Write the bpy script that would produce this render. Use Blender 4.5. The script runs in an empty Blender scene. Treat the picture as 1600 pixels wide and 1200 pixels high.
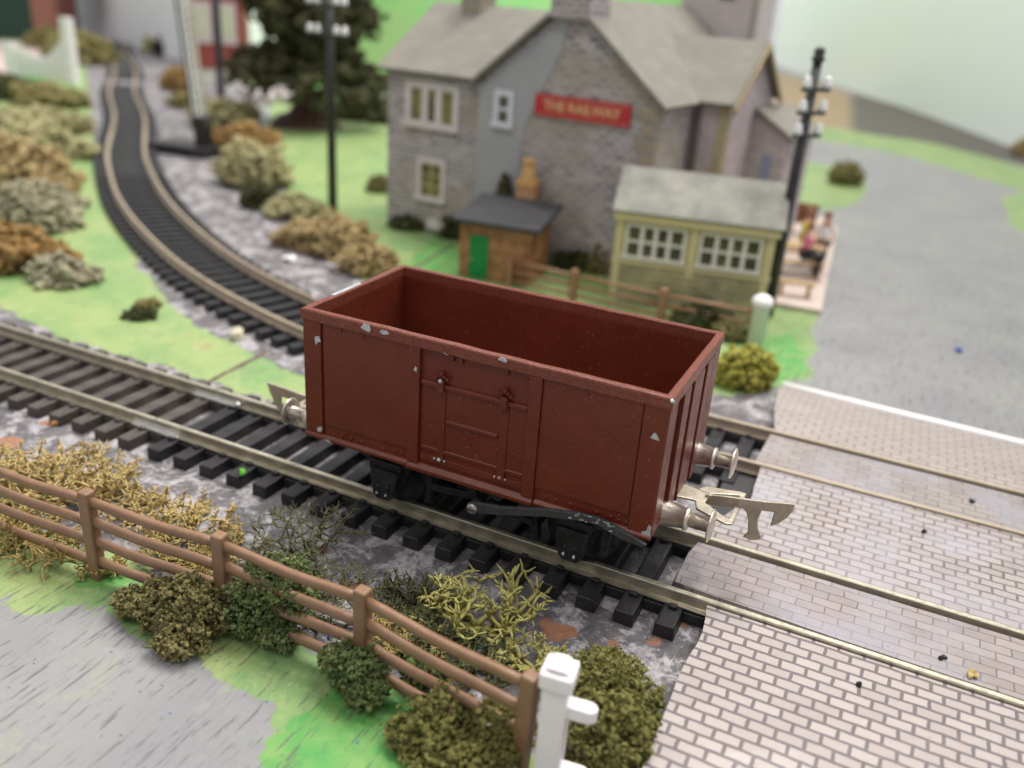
import bpy, bmesh, math, random
import numpy as np
from mathutils import Vector, Matrix, noise
PI = math.pi
# ------------------------------------------------------------------ camera / light (units: 1 = 1 cm)
sc = bpy.context.scene
C = sc.collection
CAM = Vector((5.4989, -12.3806, 8.383)); FPX = 1362.7
_w = np.array([-1.14480, -.19780, -.43340])
_t = np.linalg.norm(_w); _k = _w/_t
_K = np.array([[0, -_k[2], _k[1]], [_k[2], 0, -_k[0]], [-_k[1], _k[0], 0]])
ROT = np.eye(3)+math.sin(_t)*_K+(1-math.cos(_t))*_K@_K          # world -> camera
cd = bpy.data.cameras.new('Camera'); cam = bpy.data.objects.new('Camera', cd); C.objects.link(cam)
M = Matrix([list(r) for r in ROT.T]).to_4x4(); M.translation = CAM
cam.matrix_world = M
cd.sensor_width = 36; cd.lens = FPX/1600*36; cd.clip_start = .5; cd.clip_end = 2000
cd.dof.use_dof = True; cd.dof.aperture_fstop = .155; cd.dof.focus_distance = 13.4; cd.dof.aperture_blades = 0
sc.camera = cam
wd = bpy.data.worlds.new("World"); sc.world = wd; wd.use_nodes = True
_n = wd.node_tree; bg = _n.nodes['Background']; bg.inputs[1].default_value = .56
_tc = _n.nodes.new('ShaderNodeTexCoord'); _sp = _n.nodes.new('ShaderNodeSeparateXYZ'); _rp = _n.nodes.new('ShaderNodeValToRGB')
_n.links.new(_tc.outputs['Generated'], _sp.inputs[0]); _n.links.new(_sp.outputs[2], _rp.inputs[0]); _n.links.new(_rp.outputs[0], bg.inputs[0])
_rp.color_ramp.elements[0].position = .0; _rp.color_ramp.elements[0].color = (.8, .8, .8, 1)
_rp.color_ramp.elements[1].position = .75; _rp.color_ramp.elements[1].color = (.92, .94, .97, 1)
def lamp(name, loc, sx, sy, e, target, col=(1, .965, .91)):
    l = bpy.data.lights.new(name, 'AREA'); l.shape = 'RECTANGLE'; l.size = sx; l.size_y = sy; l.energy = e; l.color = col
    o = bpy.data.objects.new(name, l); C.objects.link(o); o.location = loc
    o.rotation_euler = (Vector(target)-Vector(loc)).to_track_quat('-Z', 'Y').to_euler()
    return o
lamp('ceiling_tube_or_fill', (-25, -75, 165), 130, 12, .85e5, (0, 10, 0))
lamp('ceiling_tube_or_fill', (55, 60, 180), 130, 12, 2.4e5, (5, 45, 0))
lamp('ceiling_tube_or_fill', (-50, 60, 200), 150, 14, 2.0e5, (-40, 90, 0))  # extra fill lamp, added to lighten the walls at the back
lamp('ceiling_tube_or_fill', (20, 110, 190), 120, 14, 3.0e5, (0, 130, 12))  # another added fill lamp, aimed to brighten the right-hand wall
sc.view_settings.view_transform = 'Standard'; sc.view_settings.look = 'None'
sc.view_settings.exposure = .16; sc.view_settings.gamma = 1; sc.view_settings.use_curve_mapping = False
try:
    sc.cycles.use_denoising = True; sc.cycles.max_bounces = 6
except Exception: pass

GZ = -.5
def at(u, v, z=GZ):
    d = ROT.T@np.array([(u-800)/FPX, (600-v)/FPX, -1]); t = (z-CAM.z)/d[2]
    return Vector((CAM.x+t*d[0], CAM.y+t*d[1], z))

# ------------------------------------------------------------------ materials
MATS = {}
def nt(name):
    m = bpy.data.materials.new(name); m.use_nodes = True
    n = m.node_tree; b = n.nodes['Principled BSDF']; MATS[name] = m
    return m, n, b
def N(n, t, **kw):
    x = n.nodes.new(t)
    for k, v in kw.items():
        if k in x.inputs.keys() if isinstance(k, str) else False: x.inputs[k].default_value = v
        else: setattr(x, k, v)
    return x
def noise_n(n, scale, detail=4, rough=.6, vec=None, dist=0):
    x = n.nodes.new('ShaderNodeTexNoise'); x.inputs['Scale'].default_value = scale
    x.inputs['Detail'].default_value = detail; x.inputs['Roughness'].default_value = rough; x.inputs['Distortion'].default_value = dist
    if vec: n.links.new(vec, x.inputs['Vector'])
    return x.outputs[0]
def ramp(n, fac, stops):
    r = n.nodes.new('ShaderNodeValToRGB'); e = r.color_ramp.elements
    while len(e) < len(stops): e.new(.5)
    for i, (p, c) in enumerate(stops):
        e[i].position = p; e[i].color = (c, c, c, 1) if isinstance(c, (int, float)) else (*c, 1)
    n.links.new(fac, r.inputs[0]); return r.outputs[0]
def mixc(n, fac, a, b, mode='MIX'):
    x = n.nodes.new('ShaderNodeMix'); x.data_type = 'RGBA'; x.blend_type = mode
    for s, v in ((0, fac), (6, a), (7, b)):
        if hasattr(v, 'is_output'): n.links.new(v, x.inputs[s])
        elif isinstance(v, (int, float)): x.inputs[s].default_value = v
        else: x.inputs[s].default_value = (*v, 1)
    return x.outputs[2]
def mth(n, op, a, b=None, c=None):
    x = n.nodes.new('ShaderNodeMath'); x.operation = op
    for i, v in enumerate((a, b, c)):
        if v is None: continue
        if hasattr(v, 'is_output'): n.links.new(v, x.inputs[i])
        else: x.inputs[i].default_value = v
    return x.outputs[0]
def bumpn(n, b, h, strength=.3, dist=.02, prev=None):
    x = n.nodes.new('ShaderNodeBump'); x.inputs['Strength'].default_value = strength; x.inputs['Distance'].default_value = dist
    n.links.new(h, x.inputs['Height'])
    if prev: n.links.new(prev, x.inputs['Normal'])
    n.links.new(x.outputs[0], b.inputs['Normal']); return x.outputs[0]
def objv(n): return n.nodes.new('ShaderNodeTexCoord').outputs['Object']
def pm(name, col, col2=None, rough=.5, metal=0, sc1=3, lo=.35, hi=.65, bump=0, bsc=20, bdist=.02, spec=.5, rvar=0, speck=None, speck_sc=60, speck_t=.72):
    if name in MATS: return MATS[name]
    m, n, b = nt(name); v = objv(n)
    c = None
    if col2 is not None: c = mixc(n, ramp(n, noise_n(n, sc1, 6, .65, v), [(lo, 0), (hi, 1)]), col, col2)
    if speck is not None:
        f = ramp(n, noise_n(n, speck_sc, 2, .5, v), [(speck_t, 0), (speck_t+.03, 1)])
        c = mixc(n, f, c if c else col, speck)
    if c: n.links.new(c, b.inputs['Base Color'])
    else: b.inputs['Base Color'].default_value = (*col, 1)
    b.inputs['Roughness'].default_value = rough; b.inputs['Metallic'].default_value = metal
    b.inputs['Specular IOR Level'].default_value = spec
    if rvar:
        n.links.new(ramp(n, noise_n(n, sc1*3, 5, .6, v), [(.3, max(0, rough-rvar)), (.7, min(1, rough+rvar))]), b.inputs['Roughness'])
    if bump: bumpn(n, b, noise_n(n, bsc, 5, .6, v), bump, bdist)
    return m
def S(r, g, b):    # sRGB 0..255 -> linear
    f = lambda c: (c/255)/12.92 if c <= 10 else ((c/255+.055)/1.055)**2.4
    return (f(r), f(g), f(b))

# wagon paint with fine dust and bare spots
def paint_mat(nm='oxide_red_paint', wear=0):
    m, n, b = nt(nm); v = objv(n)
    c = mixc(n, ramp(n, noise_n(n, 1.2, 6, .6, v), [(.3, 0), (.7, 1)]), (.108, .0185, .0085), (.136, .025, .0115))
    d = ramp(n, noise_n(n, 38, 2, .5, v), [(.715, 0), (.74, 1)])
    c = mixc(n, mth(n, 'MULTIPLY', d, .7), c, (.5, .33, .26))
    dust = ramp(n, noise_n(n, 2.2, 8, .75, v), [(.52, 0), (.85, .12)])
    c = mixc(n, dust, c, (.25, .11, .08))
    if wear:
        c = mixc(n, ramp(n, noise_n(n, 14, 8, .8, v), [(.46, .15), (.66, .5)]), c, (.27, .1, .07))
        c = mixc(n, ramp(n, noise_n(n, 30, 4, .7, v), [(.62, 0), (.7, .5)]), c, (.4, .22, .17))
    n.links.new(c, b.inputs['Base Color'])
    n.links.new(ramp(n, noise_n(n, 5, 5, .6, v), [(.3, .3), (.7, .46)]), b.inputs['Roughness']); b.inputs['Specular IOR Level'].default_value = .36
    p = bumpn(n, b, noise_n(n, 35, 4, .6, v), .35, .012)
    bumpn(n, b, noise_n(n, 4, 3, .5, v), .3, .03, p)
    return m
RED = paint_mat(); RIMP = paint_mat('worn_rim_paint', 1)
CHIP = pm('bare_zinc', (.38, .4, .44), (.62, .64, .68), rough=.4, metal=.5, sc1=20, bump=.5, bsc=30)
BLACK = pm('black_chassis', (.012, .012, .014), (.035, .034, .036), rough=.45, spec=.3, sc1=6, lo=.4, hi=.75, bump=.5, bsc=18, rvar=.1, speck=(.25, .25, .25), speck_sc=40, speck_t=.76)
WORN = pm('worn_black_chassis', (.016, .016, .019), (.33, .42, .47), rough=.45, sc1=9, lo=.56, hi=.72, bump=.5, bsc=25)
LEVER = pm('lever_black', (.03, .031, .034), (.05, .05, .055), rough=.4, sc1=9, bump=.4, bsc=30)
STEEL = pm('turned_nickel', (.72, .66, .58), (.5, .45, .4), rough=.33, metal=.85, sc1=4, bump=.25, bsc=14, rvar=.08)
FLAT = pm('stamped_nickel', (.5, .45, .37), (.36, .31, .25), rough=.48, metal=.85, sc1=3, bump=.3, bsc=18, rvar=.1)
RAIL = pm('nickel_silver_rail', (.64, .59, .47), (.46, .42, .33), rough=.36, metal=.8, sc1=3, bump=.3, bsc=9, rvar=.1)
RAILF = pm('distant_rail', (.46, .38, .29), (.38, .31, .24), rough=.5, metal=.3, sc1=1)
JOINER = pm('bright_joiner', (.75, .73, .68), (.6, .6, .58), rough=.35, metal=.8, sc1=5, bump=.4)
SLEEPB = pm('black_sleeper', (.014, .013, .015), (.028, .026, .028), rough=.45, spec=.3, sc1=4, bump=.6, bsc=9, rvar=.12, speck=(.2, .19, .18), speck_sc=30, speck_t=.75)
SLEEPD = pm('dusty_sleeper', (.038, .031, .028), (.085, .07, .06), rough=.6, sc1=3, bump=.5, bsc=12)
SLEEPF = pm('grey_black_sleeper', (.02, .02, .022), (.032, .032, .034), rough=.55, sc1=2)
FENCE = pm('brown_plastic', (.2, .108, .06), (.25, .143, .083), rough=.38, sc1=3, bump=.35, bsc=8, bdist=.03, rvar=.08)
WHITE = pm('white_plastic', (.83, .79, .81), (.78, .74, .76), rough=.35, sc1=3, bump=.2, bsc=10)
BLKP = pm('black_plastic', (.016, .015, .016), (.03, .028, .028), rough=.3, sc1=3)
GLASSI = pm('white_insulator', (.75, .74, .74), rough=.25)

def brick_mat(name, c1, c2, mortar, bw, rh, ms, rough, tint=None, side=False, bump=.3, wash=None, off=(0, 0)):
    m, n, b = nt(name); v = objv(n)
    sp = n.nodes.new('ShaderNodeSeparateXYZ'); n.links.new(v, sp.inputs[0]); cb = n.nodes.new('ShaderNodeCombineXYZ')
    if side:
        n.links.new(mth(n, 'ADD', sp.outputs[0], sp.outputs[1]), cb.inputs[0]); n.links.new(sp.outputs[2], cb.inputs[1])
    else:
        nx = n.nodes.new('ShaderNodeTexNoise'); nx.inputs['Scale'].default_value = 3.5; n.links.new(v, nx.inputs['Vector'])
        s2 = n.nodes.new('ShaderNodeSeparateColor'); n.links.new(nx.outputs['Color'], s2.inputs[0])
        n.links.new(mth(n, 'MULTIPLY_ADD', s2.outputs[0], .05, mth(n, 'ADD', sp.outputs[0], off[0])), cb.inputs[0])
        n.links.new(mth(n, 'MULTIPLY_ADD', s2.outputs[1], .04, mth(n, 'ADD', sp.outputs[1], off[1])), cb.inputs[1])
    br = n.nodes.new('ShaderNodeTexBrick'); n.links.new(cb.outputs[0], br.inputs['Vector'])
    br.inputs['Scale'].default_value = 1; br.inputs['Brick Width'].default_value = bw; br.inputs['Row Height'].default_value = rh
    br.inputs['Mortar Size'].default_value = ms; br.inputs['Mortar Smooth'].default_value = .1; br.inputs['Bias'].default_value = 0
    br.inputs['Color1'].default_value = (*c1, 1); br.inputs['Color2'].default_value = (*c2, 1); br.inputs['Mortar'].default_value = (*mortar, 1)
    c = br.outputs['Color']
    c = mixc(n, ramp(n, noise_n(n, 40, 2, .5, v), [(.42, 0), (.62, .16)]), c, (.25, .18, .16))
    if wash:
        f = ramp(n, noise_n(n, wash[1], 6, .7, v), [(wash[2], 0), (wash[3], wash[4])]); c = mixc(n, f, c, wash[0])
        g = ramp(n, noise_n(n, wash[1]*2.7, 8, .75, v), [(.55, 0), (.8, .5)]); c = mixc(n, g, c, tuple(x*.45 for x in wash[0]))
    if tint:
        f = ramp(n, noise_n(n, .55, 4, .6, v), [(.45, 0), (.62, .55)]); c = mixc(n, f, c, tint)
    sk = ramp(n, noise_n(n, 9, 3, .5, v), [(.77, 0), (.79, .8)]); c = mixc(n, sk, c, (.1, .08, .08))
    n.links.new(c, b.inputs['Base Color'])
    n.links.new(ramp(n, noise_n(n, 1.5, 4, .6, v), [(.3, rough-.1), (.7, rough+.12)]), b.inputs['Roughness'])
    inv = mth(n, 'SUBTRACT', 1, br.outputs['Fac'])
    p = bumpn(n, b, inv, bump, .006); bumpn(n, b, noise_n(n, 8, 5, .6, v), .12, .03, p)
    return m
BR_OUT = brick_mat('printed_brick_card', (.385, .335, .318), (.315, .272, .26), (.095, .082, .09), .36, .198, .026, .5, off=(.1, 0))
BR_IN = brick_mat('worn_brick_card', (.32, .275, .268), (.25, .212, .208), (.12, .1, .105), .44, .2, .012, .3, tint=(.3, .29, .34), wash=((.3, .28, .27), 1.1, .46, .76, .4))
BR_MID = brick_mat('pale_brick_card', (.385, .335, .32), (.31, .268, .258), (.12, .1, .106), .37, .2, .024, .3, tint=(.36, .34, .39), wash=((.37, .35, .36), .5, .45, .75, .45))
BR_FAR = brick_mat('brick_ramp_card', (.36, .31, .288), (.32, .275, .255), (.13, .11, .11), .37, .21, .016, .5, wash=((.42, .36, .33), .4, .5, .8, .4))
STONE = brick_mat('stone_courses', (.14, .12, .125), (.42, .36, .345), (.46, .43, .46), .46, .2, .035, .75, side=True, tint=(.3, .25, .18), wash=((.3, .29, .34), .8, .42, .6, .2), bump=.1)
STONE2 = brick_mat('pink_stone', (.5, .42, .42), (.36, .3, .31), (.46, .4, .41), .46, .2, .03, .75, side=True, wash=((.3, .27, .3), .6, .45, .7, .5), bump=.1)
SLATE = pm('stone_slates', (.165, .155, .135), (.215, .2, .17), rough=.85, sc1=1.4, bump=.4, bsc=4, speck=(.17, .16, .14), speck_sc=7, speck_t=.6)
SLATE2 = pm('cabin_roof_felt', (.28, .27, .235), (.15, .15, .13), rough=.75, sc1=.9, bump=.3, bsc=4)
RENDER = pm('grey_render', (.3, .3, .325), (.35, .345, .36), rough=.7, sc1=.6)
TRIMW = pm('pale_stone_trim', (.62, .57, .56), (.55, .5, .49), rough=.6, sc1=2)
DARKG = pm('dark_pane', (.03, .03, .028), (.12, .11, .04), rough=.15, sc1=2.5)
PANEY = pm('olive_pane', (.2, .18, .05), (.06, .06, .03), rough=.2, sc1=3, lo=.45, hi=.55)
SIGNR = pm('sign_red', (.42, .02, .02), rough=.4); GOLD = pm('sign_gold', (.62, .38, .2), rough=.5)
CREAM = pm('cream_paint', (.5, .43, .22), (.57, .5, .28), rough=.5, sc1=1.5, bump=.1)
MOULD = pm('mossy_cream_boards', (.42, .37, .2), (.2, .2, .12), rough=.6, sc1=1.1, lo=.4, hi=.65, bump=.3, bsc=6)
WOODB = pm('stained_planks', (.24, .098, .044), (.4, .195, .085), rough=.55, sc1=2.2, lo=.42, hi=.6, bump=.3, bsc=6)
GREEND = pm('green_door_paint', (.0, .21, .045), (.0, .16, .035), rough=.45, sc1=2)
FELT = pm('black_roof_felt', (.025, .025, .03), (.04, .04, .045), rough=.6, sc1=2, bump=.3)
TERRA = pm('terracotta', (.42, .2, .1), (.5, .27, .13), rough=.6, sc1=2)
OCHRE = pm('ochre_pot', (.62, .36, .14), (.5, .27, .1), rough=.6, sc1=2)
PINKP = pm('pink_paving', (.55, .45, .4), (.48, .39, .35), rough=.6, sc1=1.5)
RBRICK = pm('signal_box_red', (.3, .06, .05), (.24, .05, .04), rough=.5, sc1=1)
WALLP = pm('pale_room_paint', (.86, .87, .91), (.88, .89, .93), rough=.7, sc1=.03)
TRUNK = pm('bark', (.06, .025, .018), (.1, .045, .03), rough=.6, sc1=2)

def foam(name, a, b, c=None):
    if name in MATS: return MATS[name]
    m, n, bs = nt(name); v = objv(n)
    col = mixc(n, ramp(n, noise_n(n, 2.2, 6, .7, v), [(.38, 0), (.62, 1)]), a, b)
    if c: col = mixc(n, ramp(n, noise_n(n, 5, 4, .7, v), [(.55, 0), (.66, .8)]), col, c)
    n.links.new(col, bs.inputs['Base Color']); bs.inputs['Roughness'].default_value = .85; bs.inputs['Specular IOR Level'].default_value = .25
    bumpn(n, bs, noise_n(n, 22, 5, .75, v), .9, .05)
    return m
F_OLIVE = foam('olive_foam', (.16, .145, .055), (.28, .24, .1), (.07, .075, .025))
F_GREEN = foam('green_foam', (.07, .11, .035), (.2, .24, .09), (.27, .24, .11))
F_MIX = foam('mixed_foam', (.15, .145, .04), (.27, .25, .08), (.06, .07, .02))
F_YEL = foam('yellow_green_foam', (.3, .3, .04), (.42, .38, .09), (.2, .2, .03))
F_TAN = foam('tan_foam', (.3, .21, .1), (.46, .35, .17), (.16, .125, .055))
F_RUST = foam('rust_foam', (.27, .145, .045), (.36, .24, .1), (.17, .12, .045))
F_GREY = foam('grey_green_foam', (.27, .25, .17), (.4, .37, .25), (.15, .14, .08))
F_PALE = foam('pale_olive_foam', (.31, .29, .15), (.45, .41, .22), (.17, .17, .08))
F_DARK = foam('dark_foam', (.03, .035, .012), (.07, .075, .025))
F_CON = foam('conifer_foam', (.032, .034, .014), (.085, .08, .035), (.018, .02, .008))
L_YEL = pm('yellow_lichen', (.39, .285, .1), (.52, .4, .18), rough=.7, sc1=3, bump=.6, bsc=12)
L_TAN = pm('olive_yellow_lichen', (.3, .22, .06), (.4, .31, .11), rough=.7, sc1=3, bump=.6, bsc=12)
L_OLV = pm('grey_olive_lichen', (.11, .11, .055), (.19, .18, .09), rough=.75, sc1=3, bump=.6, bsc=12)
L_LIME = pm('lime_lichen', (.29, .27, .07), (.42, .38, .13), rough=.7, sc1=3, bump=.6, bsc=12)
L_DKG = pm('dark_green_lichen', (.045, .05, .018), (.1, .1, .035), rough=.8, sc1=3, bump=.6, bsc=12)

# ------------------------------------------------------------------ helpers
def obj(name, bm, mat, parent=None, smooth=False, bevel=0, seg=2, label=None, angle=35):
    me = bpy.data.meshes.new(name); bmesh.ops.recalc_face_normals(bm, faces=bm.faces[:]) if not getattr(bm, 'keep', False) else None
    bm.to_mesh(me); bm.free()
    for m_ in (mat if isinstance(mat, (list, tuple)) else [mat]): me.materials.append(m_)
    o = bpy.data.objects.new(name, me); C.objects.link(o)
    if parent: o.parent = parent
    if smooth:
        for p in me.polygons: p.use_smooth = True
    if bevel:
        md = o.modifiers.new('bev', 'BEVEL'); md.width = bevel; md.segments = seg; md.limit_method = 'ANGLE'; md.angle_limit = math.radians(angle); md.harden_normals = False
    if label: o['label'] = label
    return o
def tag(o, label, cat, group=None):
    o['label'] = label; o['category'] = cat
    if group: o['group'] = group
    return o
def thing(name, label, cat, loc=(0, 0, 0), rz=0, group=None):
    o = bpy.data.objects.new(name, None); C.objects.link(o); o.location = loc; o.rotation_euler = (0, 0, rz); o.empty_display_size = .3
    return tag(o, label, cat, group)
def struct(o): o['kind'] = 'structure'; return o
def B(): return bmesh.new()
def box(bm, x0, x1, y0, y1, z0, z1, mi=0, mat=None):
    vs = [bm.verts.new((x, y, z)) for x in (x0, x1) for y in (y0, y1) for z in (z0, z1)]
    if mat is not None:
        for v in vs: v.co = mat@v.co
    for f in ((0, 1, 3, 2), (4, 6, 7, 5), (0, 4, 5, 1), (2, 3, 7, 6), (0, 2, 6, 4), (1, 5, 7, 3)):
        q = bm.faces.new([vs[i] for i in f]); q.material_index = mi
    return vs
def prism(bm, pts, axis, a0, a1, mi=0, mat=None):
    # polygon pts in the two other axes, extruded along axis
    def mk(p, a):
        if axis == 'x': c = (a, p[0], p[1])
        elif axis == 'y': c = (p[0], a, p[1])
        else: c = (p[0], p[1], a)
        c = Vector(c)
        return bm.verts.new(mat@c if mat is not None else c)
    A = [mk(p, a0) for p in pts]; D = [mk(p, a1) for p in pts]; n = len(pts)
    fs = [bm.faces.new(A), bm.faces.new(D[::-1])]
    for i in range(n): fs.append(bm.faces.new((A[i], D[i], D[(i+1) % n], A[(i+1) % n])))
    for f in fs: f.material_index = mi
def lathe(bm, prof, origin, direction, seg=24, mi=0, smooth=True):
    q = Vector(direction).to_track_quat('Z', 'Y'); o = Vector(origin); rings = []
    for r, h in prof:
        if r < 1e-5: rings.append([bm.verts.new(o+q@Vector((0, 0, h)))])
        else: rings.append([bm.verts.new(o+q@Vector((r*math.cos(2*PI*i/seg), r*math.sin(2*PI*i/seg), h))) for i in range(seg)])
    for a, b in zip(rings, rings[1:]):
        for i in range(seg):
            j = (i+1) % seg
            if len(a) == 1 and len(b) == 1: continue
            if len(a) == 1: f = bm.faces.new((a[0], b[j], b[i]))
            elif len(b) == 1: f = bm.faces.new((a[i], a[j], b[0]))
            else: f = bm.faces.new((a[i], a[j], b[j], b[i]))
            f.material_index = mi; f.smooth = smooth
    for R_ in (rings[0], rings[-1]):
        if len(R_) > 1:
            f = bm.faces.new(R_); f.material_index = mi
def cyl(bm, a, b, r0, r1=None, seg=12, mi=0):
    a = Vector(a); b = Vector(b); r1 = r0 if r1 is None else r1; d = b-a
    lathe(bm, [(r0, 0), (r1, d.length)], a, d, seg, mi)
def tube(bm, pts, radii, seg=6, mi=0):
    rings = []; n = len(pts)
    for i, p in enumerate(pts):
        d = (pts[min(i+1, n-1)]-pts[max(i-1, 0)])
        if d.length < 1e-6: d = Vector((0, 0, 1))
        q = d.to_track_quat('Z', 'Y'); r = radii[i] if isinstance(radii, (list, tuple)) else radii
        rings.append([bm.verts.new(p+q@Vector((r*math.cos(2*PI*k/seg), r*math.sin(2*PI*k/seg), 0))) for k in range(seg)])
    for a, b in zip(rings, rings[1:]):
        for k in range(seg):
            f = bm.faces.new((a[k], a[(k+1) % seg], b[(k+1) % seg], b[k])); f.smooth = True; f.material_index = mi
    bm.faces.new(rings[0][::-1]); bm.faces.new(rings[-1])
def blob(bm, c, r, seed, sub=1, jag=.35, sz=1):
    rr = bmesh.ops.create_icosphere(bm, subdivisions=sub, radius=1)
    rg = random.Random(seed); ax = Vector((rg.uniform(.7, 1.3), rg.uniform(.7, 1.3), rg.uniform(.7, 1.2)*sz))
    for v in rr['verts']:
        k = r*(1+rg.uniform(-jag, jag)); v.co = Vector((c[0]+v.co.x*k*ax.x, c[1]+v.co.y*k*ax.y, c[2]+v.co.z*k*ax.z))
_BL = []
def _blob_arrays():
    for s in range(12):
        b = bmesh.new(); blob(b, (0, 0, 0), 1, s, 1, .38); b.verts.ensure_lookup_table()
        _BL.append((np.array([v.co[:] for v in b.verts]), np.array([[v.index for v in f.verts] for f in b.faces]))); b.free()
_blob_arrays()
_BS = []
for s_ in range(12):
    b = bmesh.new(); rr = bmesh.ops.create_icosphere(b, subdivisions=1, radius=1); rg = random.Random(s_)
    bmesh.ops.delete(b, geom=b.verts[:], context='VERTS')
    vs = [b.verts.new(Vector((rg.gauss(0, 1), rg.gauss(0, 1), rg.gauss(0, 1))).normalized()*rg.uniform(.55, 1.35)) for _ in range(9)]
    bmesh.ops.convex_hull(b, input=vs); b.verts.ensure_lookup_table()
    lone = [v for v in b.verts if not v.link_faces]; bmesh.ops.delete(b, geom=lone, context='VERTS'); b.verts.index_update()
    bmesh.ops.triangulate(b, faces=b.faces[:])
    _BS.append((np.array([v.co[:] for v in b.verts]), np.array([[v.index for v in f.verts] for f in b.faces]))); b.free()
def lumps_mesh(name, items, mat, parent=None, smooth=False):
    """items: list of (x,y,z,r) lumps joined in ONE mesh"""
    rg = np.random.RandomState(len(items)+7); V = []; F = []; o = 0
    for (x, y, z, r) in items:
        vv, ff = (_BS if r < .07 else _BL)[rg.randint(12)]
        q = rg.normal(size=4); q /= np.linalg.norm(q); a, b, c, d = q
        R_ = np.array([[1-2*(c*c+d*d), 2*(b*c-a*d), 2*(b*d+a*c)], [2*(b*c+a*d), 1-2*(b*b+d*d), 2*(c*d-a*b)], [2*(b*d-a*c), 2*(c*d+a*b), 1-2*(b*b+c*c)]])
        w = vv@R_.T*r+np.array([x, y, z]); V.append(w); F.append(ff+o); o += len(vv)
    V = np.concatenate(V); F = np.concatenate(F)
    me = bpy.data.meshes.new(name); me.from_pydata(V.tolist(), [], F.tolist()); me.materials.append(mat)
    if smooth: me.polygons.foreach_set('use_smooth', [True]*len(me.polygons))
    ob = bpy.data.objects.new(name, me); C.objects.link(ob)
    if parent: ob.parent = parent
    return ob
def bush(loc, blobs, lump, dens, mat, label, seed=1, group=None, name='bush', cat='bush', zmin=0.02):
    """foam bush: lumps scattered through the outer shells of several ellipsoids. blobs (dx,dy,dz,rx,ry,rz)"""
    rg = random.Random(seed); items = []
    for (dx, dy, dz, rx, ry, rz) in blobs:
        n = int(dens*4*PI*((rx*ry+ry*rz+rx*rz)/3)/(lump*lump))
        for i in range(n):
            d = Vector((rg.gauss(0, 1), rg.gauss(0, 1), rg.gauss(0, 1))).normalized()
            p = Vector((d.x*rx, d.y*ry, d.z*rz))
            w = noise.noise(Vector((d.x*2.1+seed*3.1, d.y*2.1, d.z*2.1+dx)))+.6*noise.noise(Vector((d.x*5+seed, d.y*5, d.z*5+dy*3)))
            if w < -.28 and rg.random() < .7: continue
            k = (1.03-.42*rg.random()**1.5+.42*w)
            q = Vector((dx+p.x*k, dy+p.y*k, dz+p.z*k))
            if q.z < zmin: continue
            items.append((q.x, q.y, q.z, lump*(rg.uniform(.45, 1.1) if rg.random() < .9 else rg.uniform(1.1, 1.9))))
        m_ = min(rx, ry, rz)
        items.append((dx, dy, max(dz, .1), m_*.42))
    o = lumps_mesh(name, items, mat); o.location = loc
    return tag(o, label, cat, group)
def lichen(loc, rx, ry, h, nstem, rad, mat, label, seed=1, depth=3, group=None, lean=(0, 0), rot=0, spread=1.0, seglen=None):
    rg = random.Random(seed); bm = B(); sl = seglen or h*.42
    def grow(p, d, r, lev):
        pts = [p.copy()]; n = rg.choice([2, 3]); L = sl*(1.0 if lev == 0 else .75**lev)
        for i in range(n):
            d = (d+Vector((rg.gauss(0, .32), rg.gauss(0, .32), rg.gauss(0, .25)))).normalized()
            p = p+d*L/n
            if p.z < .03: p.z = .03; d.z = abs(d.z)
            if p.z > h: d.z = -abs(d.z)*.6
            pts.append(p.copy())
        rr = [r*(1-.3*i/n)*rg.uniform(.8, 1.2) for i in range(n+1)]
        if lev >= depth: rr[-1] *= .45
        tube(bm, pts, rr, 5)
        if lev < depth:
            for k in range(rg.choice([2, 2, 3])):
                nd = (d+Vector((rg.gauss(0, .75), rg.gauss(0, .75), rg.gauss(.12, .5)))).normalized()
                grow(p, nd, r*.72, lev+1)
    for s in range(nstem):
        a = rg.uniform(0, 2*PI); k = math.sqrt(rg.random())
        p = Vector((rx*k*math.cos(a), ry*k*math.sin(a), .03))
        d = Vector((p.x/max(rx, .01)*spread+lean[0]+rg.gauss(0, .3), p.y/max(ry, .01)*spread+lean[1]+rg.gauss(0, .3), 1.0)).normalized()
        grow(p, d, rad*rg.uniform(.7, 1.15), 0)
        tube(bm, [Vector((0, 0, .02)), p*.5+Vector((rg.uniform(-.05, .05), rg.uniform(-.05, .05), .03)), p], rad*.6, 4)
    o = obj('lichen_clump', bm, mat); o.location = loc; o.rotation_euler.z = rot
    return tag(o, label, 'lichen', group)

# ------------------------------------------------------------------ THE BOARD (ground)
def sdpoly(P, poly):
    """signed distance, positive inside"""
    poly = np.array(poly, float); n = len(poly); d = np.full(len(P), 1e9); ins = np.zeros(len(P), bool)
    for i in range(n):
        a = poly[i]; b = poly[(i+1) % n]; e = b-a; w = P-a
        t = np.clip((w@e)/(e@e+1e-12), 0, 1); q = w-np.outer(t, e); d = np.minimum(d, np.hypot(q[:, 0], q[:, 1]))
        c = ((a[1] > P[:, 1]) != (b[1] > P[:, 1])); den = (b[1]-a[1]) if abs(b[1]-a[1]) > 1e-9 else 1e-9
        ins ^= c & (P[:, 0] < (b[0]-a[0])*(P[:, 1]-a[1])/den+a[0])
    return np.where(ins, d, -d)
def sdline(P, pts):
    d = np.full(len(P), 1e9); pts = np.array(pts, float)
    for a, b in zip(pts, pts[1:]):
        e = b-a; w = P-a; t = np.clip((w@e)/(e@e+1e-12), 0, 1); q = w-np.outer(t, e); d = np.minimum(d, np.hypot(q[:, 0], q[:, 1]))
    return d
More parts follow.
